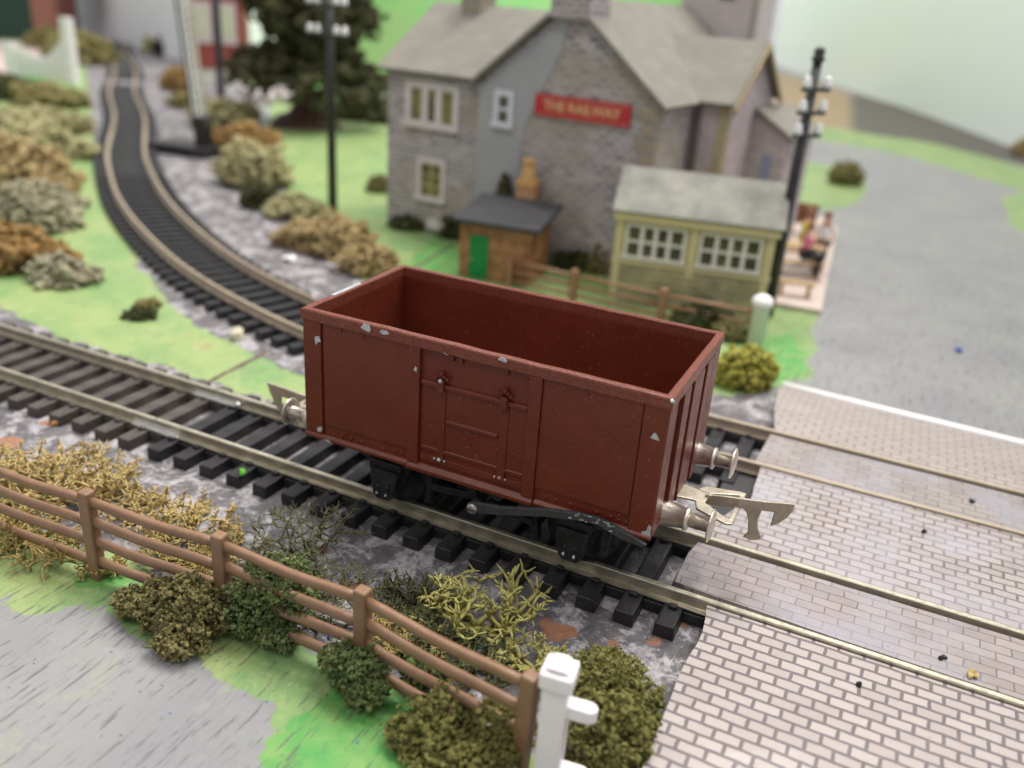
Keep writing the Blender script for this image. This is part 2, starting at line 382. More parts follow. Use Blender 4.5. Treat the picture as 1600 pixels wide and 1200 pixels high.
def catmull(P, step=.3):
    P = [Vector(p) for p in P]; P = [P[0]*2-P[1]]+P+[P[-1]*2-P[-2]]; out = []
    for i in range(1, len(P)-2):
        n = max(2, int((P[i+1]-P[i]).length/step))
        for k in range(n):
            t = k/n; a, b, c, d = P[i-1], P[i], P[i+1], P[i+2]
            out.append(.5*((2*b)+(-a+c)*t+(2*a-5*b+4*c-d)*t*t+(-a+3*b-3*c+d)*t**3))
    out.append(P[-2]); return out
CURVE = [(14, 4.98), (6, 4.98), (0, 4.98), (-3, 5.02), (-6, 5.35), (-9.6, 6.2), (-14.0, 7.9), (-18.8, 10.6), (-23.2, 13.6), (-28.2, 17.6), (-31.6, 20.6), (-40, 28.6), (-49.7, 36.9), (-62, 48.5), (-78, 62), (-94.8, 79.4)]
CPTS = catmull([(x, y, 0) for x, y in CURVE], .3)
def pv(*uv): return [at(u, v)[:2] for u, v in uv]
GRASS = [
 [(-40, -4.0), (-7, -4.3), (-4.5, -4.15), (0, -4.3), (2.4, -4.35), (3.0, -4.6), (3.2, -9), (.4, -8.5), (.15, -6.4), (-.68, -5.5), (-1.6, -5.5), (-2.23, -5.34), (-3.57, -5.25), (-4.47, -5.26), (-5.0, -5.75), (-5.9, -5.77), (-9, -5.95), (-40, -7)],
 [(-40, 5.5), (-20, 3.4), (-16.75, 2.5), (-13.5, 1.84), (-10.3, 2.0), (-7.2, 1.83), (-4, 2.2), (-3.2, 2.9), (-5, 3.1), (-7.7, 3.5), (-10.8, 4.2), (-13.5, 5.4), (-15.6, 6.7), (-20, 9.7), (-23.8, 12.4), (-29.5, 16.8), (-40.5, 26.2), (-51, 35), (-64, 46), (-80, 58), (-140, 92), (-220, 60), (-140, -10)],
 [(-5, 8.6), (-9.2, 10.2), (-10.7, 11), (-14, 13.2), (-18.5, 17.5), (-24.8, 23.4), (-30, 29.5), (-40, 42), (-48, 54), (-70, 90), (-60, 190), (-30, 190), (-8, 60), (-1.0, 45), (-1.5, 25), (1.8, 17.2), (2.45, 16.7), (3.39, 17.2), (3.6, 14), (4.1, 10.8), (3.4, 9.2), (2.1, 8.1), (0, 7.7)],
 [(-1, 33), (0.16, 34.6), (1.6, 34.3), (2.6, 36.6), (2.9, 40), (2.4, 46), (1.0, 49), (-2.2, 50.2)],
 pv((1600, 300), (1500, 268), (1400, 240), (1300, 222), (1230, 210), (1220, 190), (1300, 195), (1400, 205), (1500, 232), (1600, 262), (1800, 330), (1800, 370)),
 pv((1565, 310), (1600, 300), (1800, 330), (1800, 420), (1620, 375), (1580, 350)),
]
SAT = [[(.0, -4.2), (1.6, -4.6), (1.6, -6.2), (.3, -6.9), (-.25, -6.0), (-.2, -5.2)], [(-5.2, -4.5), (-3, -4.3), (-3.2, -4.75), (-5, -4.95)],
       [(2.3, 10.2), (3.6, 9.8), (3.9, 12.2), (3.0, 14), (2.2, 12.8)], [(-80, 30), (-60, 30), (-60, 40), (-80, 44)], [(-10, 13), (-7, 12), (-7, 14.5), (-11, 16.5)]]
TERR = [(2.05, -2.2, .2), (1.85, -2.08, .13), (2.25, -2.07, .15), (2.92, -1.95, .13), (.05, -2.15, .17), (.2, -2.35, .12), (-9.8, -2.5, .25), (-9.9, -1.5, .12), (-3.2, -2.6, .14), (-1.3, -2.9, .15), (3.45, -1.65, .1), (-2.2, -2.3, .1)]
BROWN = [pv((1190, 108), (1260, 125), (1320, 142), (1345, 165), (1335, 205), (1260, 195), (1200, 190))]
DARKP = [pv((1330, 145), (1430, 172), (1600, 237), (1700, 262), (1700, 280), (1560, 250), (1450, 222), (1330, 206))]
def axis(segs):
    out = []
    for a, b, s in segs:
        n = max(1, int(round((b-a)/s))); out += [a+(b-a)*i/n for i in range(n)]
    out.append(segs[-1][1]); return np.array(out)
X = axis([(-240, -60, 4), (-60, -24, .8), (-24, -12, .35), (-12, 6, .14), (6, 16, .3), (16, 60, 3)])
Y = axis([(-16, -8, .4), (-8, 6, .14), (6, 20, .3), (20, 52, .7), (52, 260, 4)])
XX, YY = np.meshgrid(X, Y, indexing='ij'); P = np.stack([XX.ravel(), YY.ravel()], 1)
gm = np.full(len(P), -50.)
for g_ in GRASS: gm = np.maximum(gm, sdpoly(P, g_))
sm = np.full(len(P), -50.)
for g_ in SAT: sm = np.maximum(sm, sdpoly(P, g_))
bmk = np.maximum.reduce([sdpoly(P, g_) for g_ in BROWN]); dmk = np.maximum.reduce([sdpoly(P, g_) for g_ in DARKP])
cl = [(p.x, p.y) for p in CPTS[::8]]
balC = np.where(P[:, 0] < -6, 8., 3.6)-sdline(P, cl)
bal = np.maximum(np.maximum(balC, 3.2-np.abs(P[:, 1]-.3)), sdpoly(P, [(-16, -4.4), (-9, -4.6), (-4, -4.4), (3.0, -4.6), (3.4, -8), (4.6, -8), (4.6, 9), (-2, 8.6), (-10, 11), (-10, 3.3), (-16, 2)]))
nx, ny = len(X), len(Y)
idx = np.arange(nx*ny).reshape(nx, ny)
faces = np.stack([idx[:-1, :-1], idx[1:, :-1], idx[1:, 1:], idx[:-1, 1:]], -1).reshape(-1, 4)
zz = np.full(len(P), GZ)
me = bpy.data.meshes.new('ground'); me.from_pydata(np.column_stack([P, zz]).tolist(), [], faces.tolist())
tmk = np.max([r_-np.hypot(P[:, 0]-x_, P[:, 1]-y_) for x_, y_, r_ in TERR], axis=0)
for nm, a in (('terra', tmk), ('grass', gm), ('sat', sm), ('brown', bmk), ('darkp', dmk), ('ballast', bal)):
    at_ = me.attributes.new(nm, 'FLOAT', 'POINT'); at_.data.foreach_set('value', np.clip(a, -20, 20).astype(np.float32))
ground = bpy.data.objects.new('ground', me); C.objects.link(ground); struct(ground)
def ground_mat():
    m, n, b = nt('painted_board'); v = objv(n)
    def A(nm):
        x = n.nodes.new('ShaderNodeAttribute'); x.attribute_name = nm; return x.outputs['Fac']
    nA = noise_n(n, 1.1, 6, .6, v); nB = noise_n(n, 4, 6, .7, v)
    def edge(nm, amp, soft, base=None):
        s = mth(n, 'ADD', A(nm), mth(n, 'MULTIPLY', mth(n, 'SUBTRACT', nA, .5), amp))
        s = mth(n, 'ADD', s, mth(n, 'MULTIPLY', mth(n, 'SUBTRACT', nB, .5), amp*.35))
        return ramp(n, mth(n, 'MULTIPLY_ADD', s, 1/soft, .5), [(0, 0), (1, 1)])
    # grey road paint
    road = mixc(n, ramp(n, noise_n(n, .35, 5, .6, v), [(.35, 0), (.65, 1)]), (.22, .217, .228), (.265, .262, .258))
    road = mixc(n, ramp(n, noise_n(n, 1.3, 6, .7, v), [(.58, 0), (.75, .3)]), road, (.37, .36, .345))
    road = mixc(n, ramp(n, noise_n(n, .7, 7, .75, v, .8), [(.57, 0), (.64, .4)]), road, (.3, .33, .22))
    road = mixc(n, ramp(n, noise_n(n, 3, 8, .8, v), [(.56, 0), (.66, .4)]), road, (.2, .19, .2))
    # stretched grain along y (plywood)
    mp = n.nodes.new('ShaderNodeMapping'); mp.inputs['Scale'].default_value = (9, .9, 1); mp.inputs['Rotation'].default_value = (0, 0, .12); n.links.new(v, mp.inputs[0])
    gr = noise_n(n, 1.6, 6, .7, mp.outputs[0]); grain = ramp(n, gr, [(.555, 0), (.62, 1)])
    # mottled ballast paint
    bal = mixc(n, ramp(n, noise_n(n, 1.6, 9, .72, v, .4), [(.49, 0), (.56, 1)]), (.085, .077, .083), (.42, .395, .415))
    bal = mixc(n, ramp(n, noise_n(n, 6, 6, .7, v), [(.42, 0), (.6, .6)]), bal, (.16, .147, .155))
    bal = mixc(n, ramp(n, noise_n(n, .8, 5, .6, mp.outputs[0]), [(.6, 0), (.72, .5)]), bal, (.075, .065, .075))
    bal = mixc(n, ramp(n, noise_n(n, 1.25, 3, .5, v), [(.72, 0), (.735, 1)]), bal, (.29, .13, .07))
    bal = mixc(n, ramp(n, noise_n(n, 13, 3, .5, v), [(.71, 0), (.74, .9)]), bal, (.06, .055, .06))
    bal = mixc(n, ramp(n, noise_n(n, 17, 3, .5, v), [(.73, 0), (.76, .9)]), bal, (.62, .6, .62))
    bal = mixc(n, ramp(n, noise_n(n, 5.5, 9, .8, v, 1.0), [(.56, 0), (.6, .75)]), bal, (.42, .4, .41))
    bal = mixc(n, ramp(n, noise_n(n, 11, 7, .8, v, .6), [(.56, 0), (.6, .8)]), bal, (.05, .045, .05))
    # grass paints
    gr1 = mixc(n, ramp(n, noise_n(n, .5, 5, .65, v), [(.4, 0), (.6, 1)]), (.165, .29, .1), (.265, .345, .125))
    gr1 = mixc(n, ramp(n, noise_n(n, 2.6, 6, .7, v), [(.52, 0), (.72, .55)]), gr1, (.36, .4, .19))
    gr1 = mixc(n, ramp(n, noise_n(n, .9, 4, .6, v), [(.66, 0), (.74, .55)]), gr1, (.36, .27, .15))
    gr1 = mixc(n, ramp(n, noise_n(n, 7, 8, .8, v, .5), [(.56, 0), (.62, .5)]), gr1, (.42, .44, .22))
    gr1 = mixc(n, ramp(n, noise_n(n, 9, 8, .8, v, .5), [(.58, 0), (.64, .5)]), gr1, (.12, .2, .05))
    sat = mixc(n, ramp(n, noise_n(n, 2, 6, .7, v), [(.4, 0), (.65, 1)]), (.07, .29, .06), (.18, .33, .09))
    bal = mixc(n, edge('terra', .5, .05), bal, mixc(n, ramp(n, noise_n(n, 9, 6, .8, v), [(.4, 0), (.6, 1)]), (.25, .11, .065), (.34, .17, .105)))
    c = mixc(n, edge('ballast', 1.6, .35), road, bal)
    c = mixc(n, edge('grass', 1.0, .05), c, gr1)
    c = mixc(n, edge('sat', 1.2, .06), c, sat)
    c = mixc(n, edge('brown', 1, 2.5), c, (.3, .2, .11))
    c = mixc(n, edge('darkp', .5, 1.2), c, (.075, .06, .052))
    c = mixc(n, mth(n, 'MULTIPLY', grain, mth(n, 'SUBTRACT', .68, mth(n, 'MULTIPLY', ramp(n, mth(n, 'MULTIPLY_ADD', A('ballast'), .5, .5), [(0, 0), (1, 1)]), .35))), c, (.08, .07, .075))
    # plan joint between the two boards
    c = mixc(n, ramp(n, noise_n(n, 9, 2, .5, v), [(.735, 0), (.75, .85)]), c, (.07, .065, .08))
    c = mixc(n, ramp(n, noise_n(n, 6.5, 1, .5, v), [(.775, 0), (.785, .9)]), c, (.05, .09, .28))
    n.links.new(c, b.inputs['Base Color'])
    n.links.new(ramp(n, nB, [(.3, .42), (.7, .62)]), b.inputs['Roughness'])
    p = bumpn(n, b, gr, .35, .05); p = bumpn(n, b, noise_n(n, 7, 8, .75, v), .45, .05, p)
    return m
me.materials.append(ground_mat())
# dark seam where two baseboards meet
seam = []
for y0, y1 in ((-4.0, -1.75), (1.75, 4.2), (8.2, 16.5)):
    bm = B(); rg = random.Random(int(y0*10)); n_ = 14; L_ = []; R_ = []
    for i in range(n_+1):
        y = y0+(y1-y0)*i/n_; x = -8.62-.042*max(0, y-1)-.003*y*y*(y > 4)+rg.uniform(-.02, .02); w = .07+rg.uniform(-.015, .015)
        L_.append(bm.verts.new((x-w, y, GZ+.005))); R_.append(bm.verts.new((x+w, y, GZ+.005)))
    for i in range(n_): bm.faces.new((L_[i], R_[i], R_[i+1], L_[i+1]))
    o = struct(obj('board_joint', bm, pm('joint_dark', (.05, .04, .035), (.13, .09, .06), rough=.8, sc1=3)))
# hill behind
bm = B(); G = {}
NXh, NYh = 46, 40
for i in range(NXh):
    for j in range(NYh):
        x = -62+100*i/(NXh-1)*.95; y = 46+110*j/(NYh-1)
        cx = -34+(y-46)*-.12; d = math.hypot((x-cx)/(30), (y-100)/54)
        h = max(0, 1-d*d)*30*(1+.25*noise.noise(Vector((x*.06, y*.06, 3))))
        h *= max(0, min(1, (-8-(y-46)*.25-x)/14+.3))
        G[i, j] = bm.verts.new((x, y, GZ-.3+h))
for i in range(NXh-1):
    for j in range(NYh-1):
        q = [G[i, j], G[i+1, j], G[i+1, j+1], G[i, j+1]]
        if max(v.co.z for v in q) > GZ-.25: bm.faces.new(q)
struct(obj('hill', bm, pm('hill_green', (.1, .3, .07), (.16, .29, .09), rough=.7, sc1=.1, lo=.4, hi=.6), smooth=True))
# room walls behind the board
P1 = at(1600, 236); P2 = at(1400, 163); P3 = at(1205, 100)
ext = P1+(P1-P2).normalized()*90
wallpts = [(-260, 158), (-130, 91), (-72, 63.5), (-61, 59), (-66, 120), (-75, 250), (-40, 260), (P3.x, P3.y), (P2.x, P2.y), (P1.x, P1.y), (ext.x, ext.y)]
for (a, b) in zip(wallpts, wallpts[1:]):
    bm = B(); A_ = Vector((*a, 0)); B_ = Vector((*b, 0)); d = (B_-A_); q = Matrix.Translation(A_)@Matrix.Rotation(math.atan2(d.y, d.x), 4, 'Z')
    box(bm, 0, d.length+.3, 0, 2, -8, 75, mat=q)
    struct(obj('room_wall', bm, WALLP))
bm = B(); box(bm, -300, 150, -60, 300, -9.2, -9); struct(obj('floor', bm, pm('room_floor', (.25, .24, .22), rough=.6)))

# ------------------------------------------------------------------ TRACK
RPROF = [(-.1, -.25), (.1, -.25), (.1, -.225), (.022, -.205), (.018, -.085), (.045, -.07), (.048, -.012), (.038, 0), (-.038, 0), (-.048, -.012), (-.045, -.07), (-.018, -.085), (-.022, -.205), (-.1, -.225)]
def sweep(bm, pts, off, prof, mi=0):
    rings = []
    for i, p in enumerate(pts):
        d = (pts[min(i+1, len(pts)-1)]-pts[max(i-1, 0)]).normalized(); nrm = Vector((-d.y, d.x, 0))
        rings.append([bm.verts.new(p+nrm*(off+a)+Vector((0, 0, z))) for a, z in prof])
    k = len(prof)
    for a, b in zip(rings, rings[1:]):
        for j in range(k): bm.faces.new((a[j], a[(j+1) % k], b[(j+1) % k], b[j])).material_index = mi
    bm.faces.new(rings[0][::-1]); bm.faces.new(rings[-1])
def sleeper_mesh(mat, detail=True, web=.655):
    bm = B(); w = .155; c = .03
    prism(bm, [(-w-.015, GZ-.02), (w+.015, GZ-.02), (w, -.27), (w-.02, -.255), (-w+.02, -.255), (-w, -.27)], 'y', -1.5, 1.5)
    for s in (-1, 1):
        if detail:
            box(bm, w, web-w, s*.865-.11, s*.865+.11, GZ, -.30)      # longitudinal web
            for t in (-1, 1):
                y = s*.865+t*.155
                prism(bm, [(-.08, -.2545), (.08, -.2545), (.06, -.19), (-.06, -.19)], 'y', y-.045, y+.045)
    me_ = bpy.data.meshes.new('sleeper'); bmesh.ops.recalc_face_normals(bm, faces=bm.faces[:]); bm.to_mesh(me_); bm.free(); me_.materials.append(mat); return me_
SLB = sleeper_mesh(SLEEPB); SLD = sleeper_mesh(SLEEPD); SLF = sleeper_mesh(SLEEPF)
def put_sleeper(me_, par, x, y, a=0):
    o = bpy.data.objects.new('sleeper', me_); C.objects.link(o); o.parent = par; o.location = (x, y, 0); o.rotation_euler = (0, 0, a)
    md = o.modifiers.new('bev', 'BEVEL'); md.width = .015; md.segments = 1
    return o
JX = -7.42
tA = thing('railway_track', 'dusty brown-black straight track from the rail joint to the left edge', 'railway track')
for s in (-1, 1):
    bm = B(); sweep(bm, [Vector((-24, 0, 0)), Vector((JX-.03, 0, 0))], s*.865, RPROF); obj('rail', bm, RAIL, tA)
x = JX-.3
rg = random.Random(3)
while x > -23.8:
    put_sleeper(SLD, tA, x, rg.uniform(-.02, .02), rg.uniform(-.01, .01)); x -= .655
tB = thing('railway_track', 'black-sleepered straight track under the red wagon, running on across the brick crossing', 'railway track')
for s in (-1, 1):
    bm = B(); sweep(bm, [Vector((JX, 0, 0)), Vector((16, 0, 0))], s*.865, RPROF); obj('rail', bm, RAIL, tB)
    bm = B(); y = s*.865
    prism(bm, [(y-.125, -.262), (y+.125, -.262), (y+.125, -.2), (y+.04, -.185), (y+.035, -.13), (y-.035, -.13), (y-.04, -.185), (y-.125, -.2)], 'x', JX-.62, JX+.62)
    obj('rail_joiner', bm, JOINER, tB, bevel=.012)
    if s > 0:
        bm = B(); blob(bm, (JX+.66, y-.1, -.17), .085, 4, 2, .12); obj('solder_blob', bm, JOINER, tB, smooth=True)
k = 0; x = -.36
while x < 3.3: put_sleeper(SLB, tB, x, rg.uniform(-.02, .02)); x += .648
x = -.36-.648
while x > JX+.1: put_sleeper(SLB, tB, x, rg.uniform(-.02, .02)); x -= .655
put_sleeper(SLB, tB, 3.53, 0)
# curved second track
tC = thing('railway_track', 'second track that runs behind the wagon and curves away to the top left', 'railway track')
def track_curve(par, pts, me_, rmat, xs_stop, detail=True, step=.66):
    for s in (-1, 1):
        bm = B(); sweep(bm, pts, s*.865, RPROF); obj('rail', bm, rmat, par)
    acc = 0; cnt = 0
    for a, b in zip(pts, pts[1:]):
        L = (b-a).length
        while acc < L:
            p = a+(b-a)*(acc/L)
            if not xs_stop(p):
                d = b-a
                put_sleeper(me_, par, p.x, p.y, math.atan2(d.y, d.x)+PI); cnt += 1
            acc += step
        acc -= L
    return cnt
i1 = min(range(len(CPTS)), key=lambda i: (CPTS[i]-Vector((-27, 16.6, 0))).length)
i2 = min(range(len(CPTS)), key=lambda i: (CPTS[i]-Vector((-55.2, 42, 0))).length)
cross_stop = lambda p: p.x > 3.75
track_curve(tC, [Vector((15.9, 4.98, 0))]+CPTS[:i1+1], SLB, RAILF, cross_stop)
for o in list(tC.children):
    if o.name.startswith('sleeper') and False: pass
tD = thing('railway_track', 'far length of the curved track up to the pink path crossing', 'railway track')
track_curve(tD, CPTS[i1:i2+1], SLF, RAILF, lambda p: (p-Vector((-55.5, 42.3, 0))).length < 2.0)
tE = thing('railway_track', 'blurred track beyond the pink path crossing by the white wall', 'railway track')
track_curve(tE, CPTS[i2:-20], SLF, RAILF, lambda p: (p-Vector((-55.5, 42.3, 0))).length < 3.0)
# pink path crossing far away
bm = B(); q = Matrix.Translation(at(196, 132))@Matrix.Rotation(math.atan2(at(270, 132).y-at(120, 132).y, at(270, 132).x-at(120, 132).x), 4, 'Z')
for a, b in ((-9, -1.1), (-.7, .7), (1.1, 8)): box(bm, a, b, -2.4, 2.4, GZ, -.06, mat=q)
tag(obj('path_crossing', bm, pm('pink_board', (.6, .5, .46), (.5, .42, .38), rough=.6, sc1=1), bevel=.03), 'pale pink boarded path crossing over the far track', 'level crossing')

# ------------------------------------------------------------------ LEVEL CROSSING (brick card)
lc = thing('level_crossing', 'level crossing of pinkish brick-printed card panels around the four rails', 'level crossing', (0, 0, 0))
def panel(name, corners, mat, z1=-.03, z0=-.2, nsub=0, label=None, jag=.0, seed=0):
    """flat card panel from an outline (ccw)"""
    rg = random.Random(seed); pts = []
    for (a, b) in zip(corners, corners[1:]+corners[:1]):
        n = max(1, int(math.dist(a[:2], b[:2])/.25)) if jag else 1
        for i in range(n):
            t = i/n; j = jag*rg.uniform(-1, 1) if i else 0
            za = a[2] if len(a) > 2 else z1; zb = b[2] if len(b) > 2 else z1
            pts.append((a[0]+(b[0]-a[0])*t+j, a[1]+(b[1]-a[1])*t+j*.3, za+(zb-za)*t))
    bm = B(); T = [bm.verts.new(p) for p in pts]; Bt = [bm.verts.new((p[0], p[1], min(p[2]-.04, p[2]-(z1-z0)))) for p in pts]
    bm.faces.new(T); bm.faces.new(Bt[::-1])
    n = len(pts)
    for i in range(n): bm.faces.new((T[i], Bt[i], Bt[(i+1) % n], T[(i+1) % n]))
    return obj(name, bm, mat, lc, label=label)
panel('outer_panel', [(4.02, -.93), (4.12, -1.6), (4.06, -2.8), (4.10, -4.3), (4.0, -9, -.4), (15, -9, -.4), (15, -.93)], BR_OUT, z1=-.06, z0=-.12, jag=.012, seed=2)
panel('inner_panel', [(3.42, -.62), (3.62, -.64), (6.0, -.72), (15, -.76), (15, .72), (3.47, .70), (3.40, .3)], BR_IN, z1=-.05, z0=-.34, jag=.01, seed=5, label='worn glossy brick panel between the near rails')
panel('middle_panel', [(3.32, .96), (3.98, 2.6), (3.9, 4.05), (15, 4.05), (15, .96)], BR_MID, z1=-.05, z0=-.12, jag=.01, seed=9)
panel('inner_panel', [(3.75, 4.24), (3.8, 5.72), (15, 5.72), (15, 4.24)], BR_IN, z1=-.06, z0=-.3, label='worn brick panel between the far rails')
panel('ramp_panel', [(3.85, 5.95), (3.62, 7.2), (3.45, 9.2, -.3), (15, 8.65, -.3), (15, 5.95)], BR_FAR, z1=-.06, z0=-.14)
bm = B()
tube(bm, [Vector((3.5, 9.32, -.33)), Vector((6, 9.22, -.34)), Vector((9, 9.1, -.34)), Vector((15, 8.85, -.34))], .13, 8)
obj('white_edging', bm, pm('white_card_edge', (.78, .76, .77), rough=.5), lc)
bm = B(); box(bm, 3.3, 15, -.62, .62, GZ+.004, -.44); box(bm, 3.3, 15, .97, 4.0, GZ+.004, -.3)
obj('packing', bm, pm('dark_packing', (.03, .028, .03), rough=.7), lc)

# ------------------------------------------------------------------ WAGON
wg = thing('mineral_wagon', 'oxide-red open model mineral wagon with chipped paint on black chassis, standing on the near track', 'model wagon')
L2, W2, ZT, ZB = 3.15, 1.56, 3.5, 1.17
BX, BY = 3.09, 1.50      # body outer
bm = B(); t = .07
# walls (butted)
box(bm, -BX, BX, -BY, -BY+t, ZB+.07, ZT-.19); box(bm, -BX, BX, BY-t, BY, ZB+.07, ZT-.19)
box(bm, -BX, -BX+t, -BY+t, BY-t, ZB+.07, ZT-.19); box(bm, BX-t, BX, -BY+t, BY-t, ZB+.07, ZT-.19)
box(bm, -BX+t, BX-t, -BY+t, BY-t, ZB+.1, ZB+.24)
body_bm = bm
for s in (-1, 1):
    def bx(x0, x1, o0, o1, z0, z1):   # side-mounted slab from offset o0 to o1 outward of BY
        box(body_bm, x0, x1, min(s*(BY+o0), s*(BY+o1)), max(s*(BY+o0), s*(BY+o1)), z0, z1)
    zt = ZT-.19
    # skin plates between posts (slightly proud above the rivet band)
    bx(-2.72, -1.07, -.01, .03, 1.47, zt); bx(1.21, 2.74, -.01, .03, 1.47, zt)
    # corner angles
    bx(-BX-.02, -2.76, -.01, .045, 1.25, zt); bx(2.76, BX+.02, -.01, .045, 1.25, zt)
    # uprights
    for xc in (-.96, 1.11): bx(xc-.1, xc+.1, -.01, .075, 1.28, zt)
    # bottom flange lip
    for a, b in ((-BX-.03, -1.07), (1.22, BX+.03)):
        prism(body_bm, [(s*(BY-.02), ZB), (s*(BY+.075), ZB), (s*(BY+.08), ZB+.05), (s*(BY+.02), ZB+.1), (s*(BY-.02), ZB+.1)], 'x', a, b)
    prism(body_bm, [(s*(BY-.02), ZB-.02), (s*(BY+.1), ZB-.02), (s*(BY+.11), ZB+.05), (s*(BY+.03), ZB+.12), (s*(BY-.02), ZB+.12)], 'x', -1.06, 1.21)
    # ledge below the door
    bx(-.84, 1.0, -.01, .035, 1.36, 1.47)
    # drip nubs under rim
    for xn in (-2.36, -1.93, -.3, -.15, .62, 1.55, 1.9): bx(xn-.02, xn+.02, 0, .05, zt-.1, zt)
    # rivets
    rv = [(-2.38, 1.33), (-2.3, 1.40), (-2.2, 1.33), (-1.98, 1.33), (-1.55, 1.33), (-1.33, 1.35), (-1.2, 1.35), (1.42, 1.36), (1.58, 1.36), (1.82, 1.36), (2.25, 1.36), (2.47, 1.36), (2.6, 1.42), (2.6, 1.34), (2.72, 1.34)]
    for xr, zr in rv:
        r_ = bmesh.ops.create_icosphere(body_bm, subdivisions=1, radius=.038)
        for v in r_['verts']: v.co = Vector((xr+v.co.x, s*(BY+.004)+v.co.y, zr+v.co.z))
# end ribs + corner angles
for s in (-1, 1):
    def ex(y0, y1, o, z0=1.2, z1=ZT-.19): box(body_bm, min(s*(BX-.01), s*(BX+o)), max(s*(BX-.01), s*(BX+o)), y0, y1, z0, z1)
    ex(-BY-.02, -1.08, .035); ex(1.08, BY+.02, .035)
    for ya, yb in ((-.88, -.5), (-.3, .3), (.5, .88)): ex(ya, yb, .07)
body = obj('body', body_bm, RED, wg, bevel=.018, seg=2)
# rim as one mesh: rectangular ring with rounded section
bm = B()
prf = [(0, -.19), (0, -.035), (-.012, -.012), (-.035, 0), (-.105, 0), (-.128, -.02), (-.13, -.19)]   # (inset, z)
rings = []
for (sx, sy) in ((-1, -1), (1, -1), (1, 1), (-1, 1)):
    rings.append([bm.verts.new((sx*(L2+a), sy*(W2+a), ZT+z)) for a, z in prf])
for i in range(4):
    a = rings[i]; b = rings[(i+1) % 4]
    for j in range(len(prf)): bm.faces.new((a[j], a[(j+1) % len(prf)], b[(j+1) % len(prf)], b[j]))
rng2 = random.Random(8)
bmesh.ops.subdivide_edges(bm, edges=[e for e in bm.edges if abs((e.verts[0].co-e.verts[1].co).length) > 2], cuts=60)
for v in bm.verts:
    v.co += Vector((0, (1 if v.co.y > 0 else -1)*.006*noise.noise(v.co*3), .008*noise.noise(v.co*2.3)))
obj('top_rail', bm, RIMP, wg, bevel=.012, angle=60)
# side door (each side)
for s in (-1, 1):
    bm = B()
    def dx(x0, x1, o0, o1, z0, z1): box(bm, x0, x1, min(s*(BY+o0), s*(BY+o1)), max(s*(BY+o0), s*(BY+o1)), z0, z1)
    dx(-.84, 1.0, .001, .014, 1.62, 2.70)
    dx(-.53, -.4, .01, .034, 1.47, 2.74); dx(.55, .69, .01, .034, 1.47, 2.74)
    prism(bm, [(s*(BY+.01), 2.70), (s*(BY+.055), 2.72), (s*(BY+.055), 2.78), (s*(BY+.01), 2.80)], 'x', -.84, 1.0)
    prism(bm, [(s*(BY+.01), 2.11), (s*(BY+.05), 2.13), (s*(BY+.05), 2.18), (s*(BY+.01), 2.20)], 'x', -.37, .53)
    prism(bm, [(s*(BY-.0), 1.56), (s*(BY+.03), 1.57), (s*(BY+.03), 1.62), (s*(BY+.0), 1.64)], 'x', -.83, .99)
    d = obj('side_door', bm, RED, wg, bevel=.012)
    for xc in (-.47, .62):
        bm = B()
        box(bm, xc-.055, xc+.055, min(s*(BY+.03), s*(BY+.1)), max(s*(BY+.03), s*(BY+.1)), 2.66, 2.87)
        for (a, z, r) in ((-.1, 2.9, .035), (.1, 2.9, .035), (0, 2.97, .045), (-.05, 2.93, .03), (.05, 2.93, .03)):
            cyl(bm, (xc+a, s*(BY+.0), z), (xc+a, s*(BY+.09), z), r, r*.8, 10)
        o = obj('latch', bm, RED, d, bevel=.01)
        if s < 0:
            bm = B(); blob(bm, (xc+.005, s*(BY+.095), 2.87), .03, int(xc*10)+9, 1, .3)
            if xc < 0: obj('bare_spot', bm, CHIP, o)
            else: bm.free()
        bm = B()
        for (a, r) in ((-.085, .026), (0, .045), (.095, .026)):
            blob(bm, (xc+a, s*(BY+.045), 1.455), r, 3+int(a*50), 1, .15)
        obj('hinge', bm, CHIP if xc < 0 else pm('half_bare_hinge', (.5, .38, .34), (.25, .06, .04), rough=.4, sc1=12), d, smooth=True)
# bare-metal chips, real little flakes on the paint
def chip(name, pts, y0, par=wg, axis='y', mat=CHIP, seed=1):
    rg = random.Random(seed); bm = B(); cx = sum(p[0] for p in pts)/len(pts); cz = sum(p[1] for p in pts)/len(pts)
    P_ = []
    for (a, b) in zip(pts, pts[1:]+pts[:1]):
        for i in range(3):
            t = i/3; P_.append(((a[0]+(b[0]-a[0])*t)+rg.uniform(-.007, .007), (a[1]+(b[1]-a[1])*t)+rg.uniform(-.007, .007)))
    prism(bm, P_, axis, y0, y0-.006) if axis != 'z' else prism(bm, P_, 'z', y0, y0+.006)
    return obj(name, bm, mat, par)
yr = -W2-.001
chip('paint_chip', [(-1.96, 3.41), (-1.80, 3.36), (-1.77, 3.42), (-1.8, 3.49), (-1.9, 3.495)], yr)
chip('paint_chip', [(-1.60, 3.41), (-1.52, 3.385), (-1.42, 3.43), (-1.5, 3.46), (-1.58, 3.46)], yr, seed=3)
chip('paint_chip', [(.47, 3.45), (.6, 3.42), (.62, 3.47), (.55, 3.496), (.5, 3.49)], yr, seed=4)
chip('paint_chip', [(-.47, 3.32), (-.37, 3.31), (-.42, 3.335)], yr, seed=5)
yc_ = -BY-.046
chip('paint_chip', [(-2.88, 3.0), (-2.84, 2.9), (-2.82, 2.96), (-2.76, 2.98), (-2.78, 3.07), (-2.86, 3.06)], yc_, seed=6)
chip('paint_chip', [(-2.86, 1.30), (-2.78, 1.32), (-2.76, 1.38), (-2.8, 1.42), (-2.87, 1.37)], yc_, seed=7)
chip('paint_chip', [(2.90, 2.82), (3.03, 2.82), (2.99, 2.9), (2.955, 2.93), (2.93, 2.88)], yc_, seed=8)
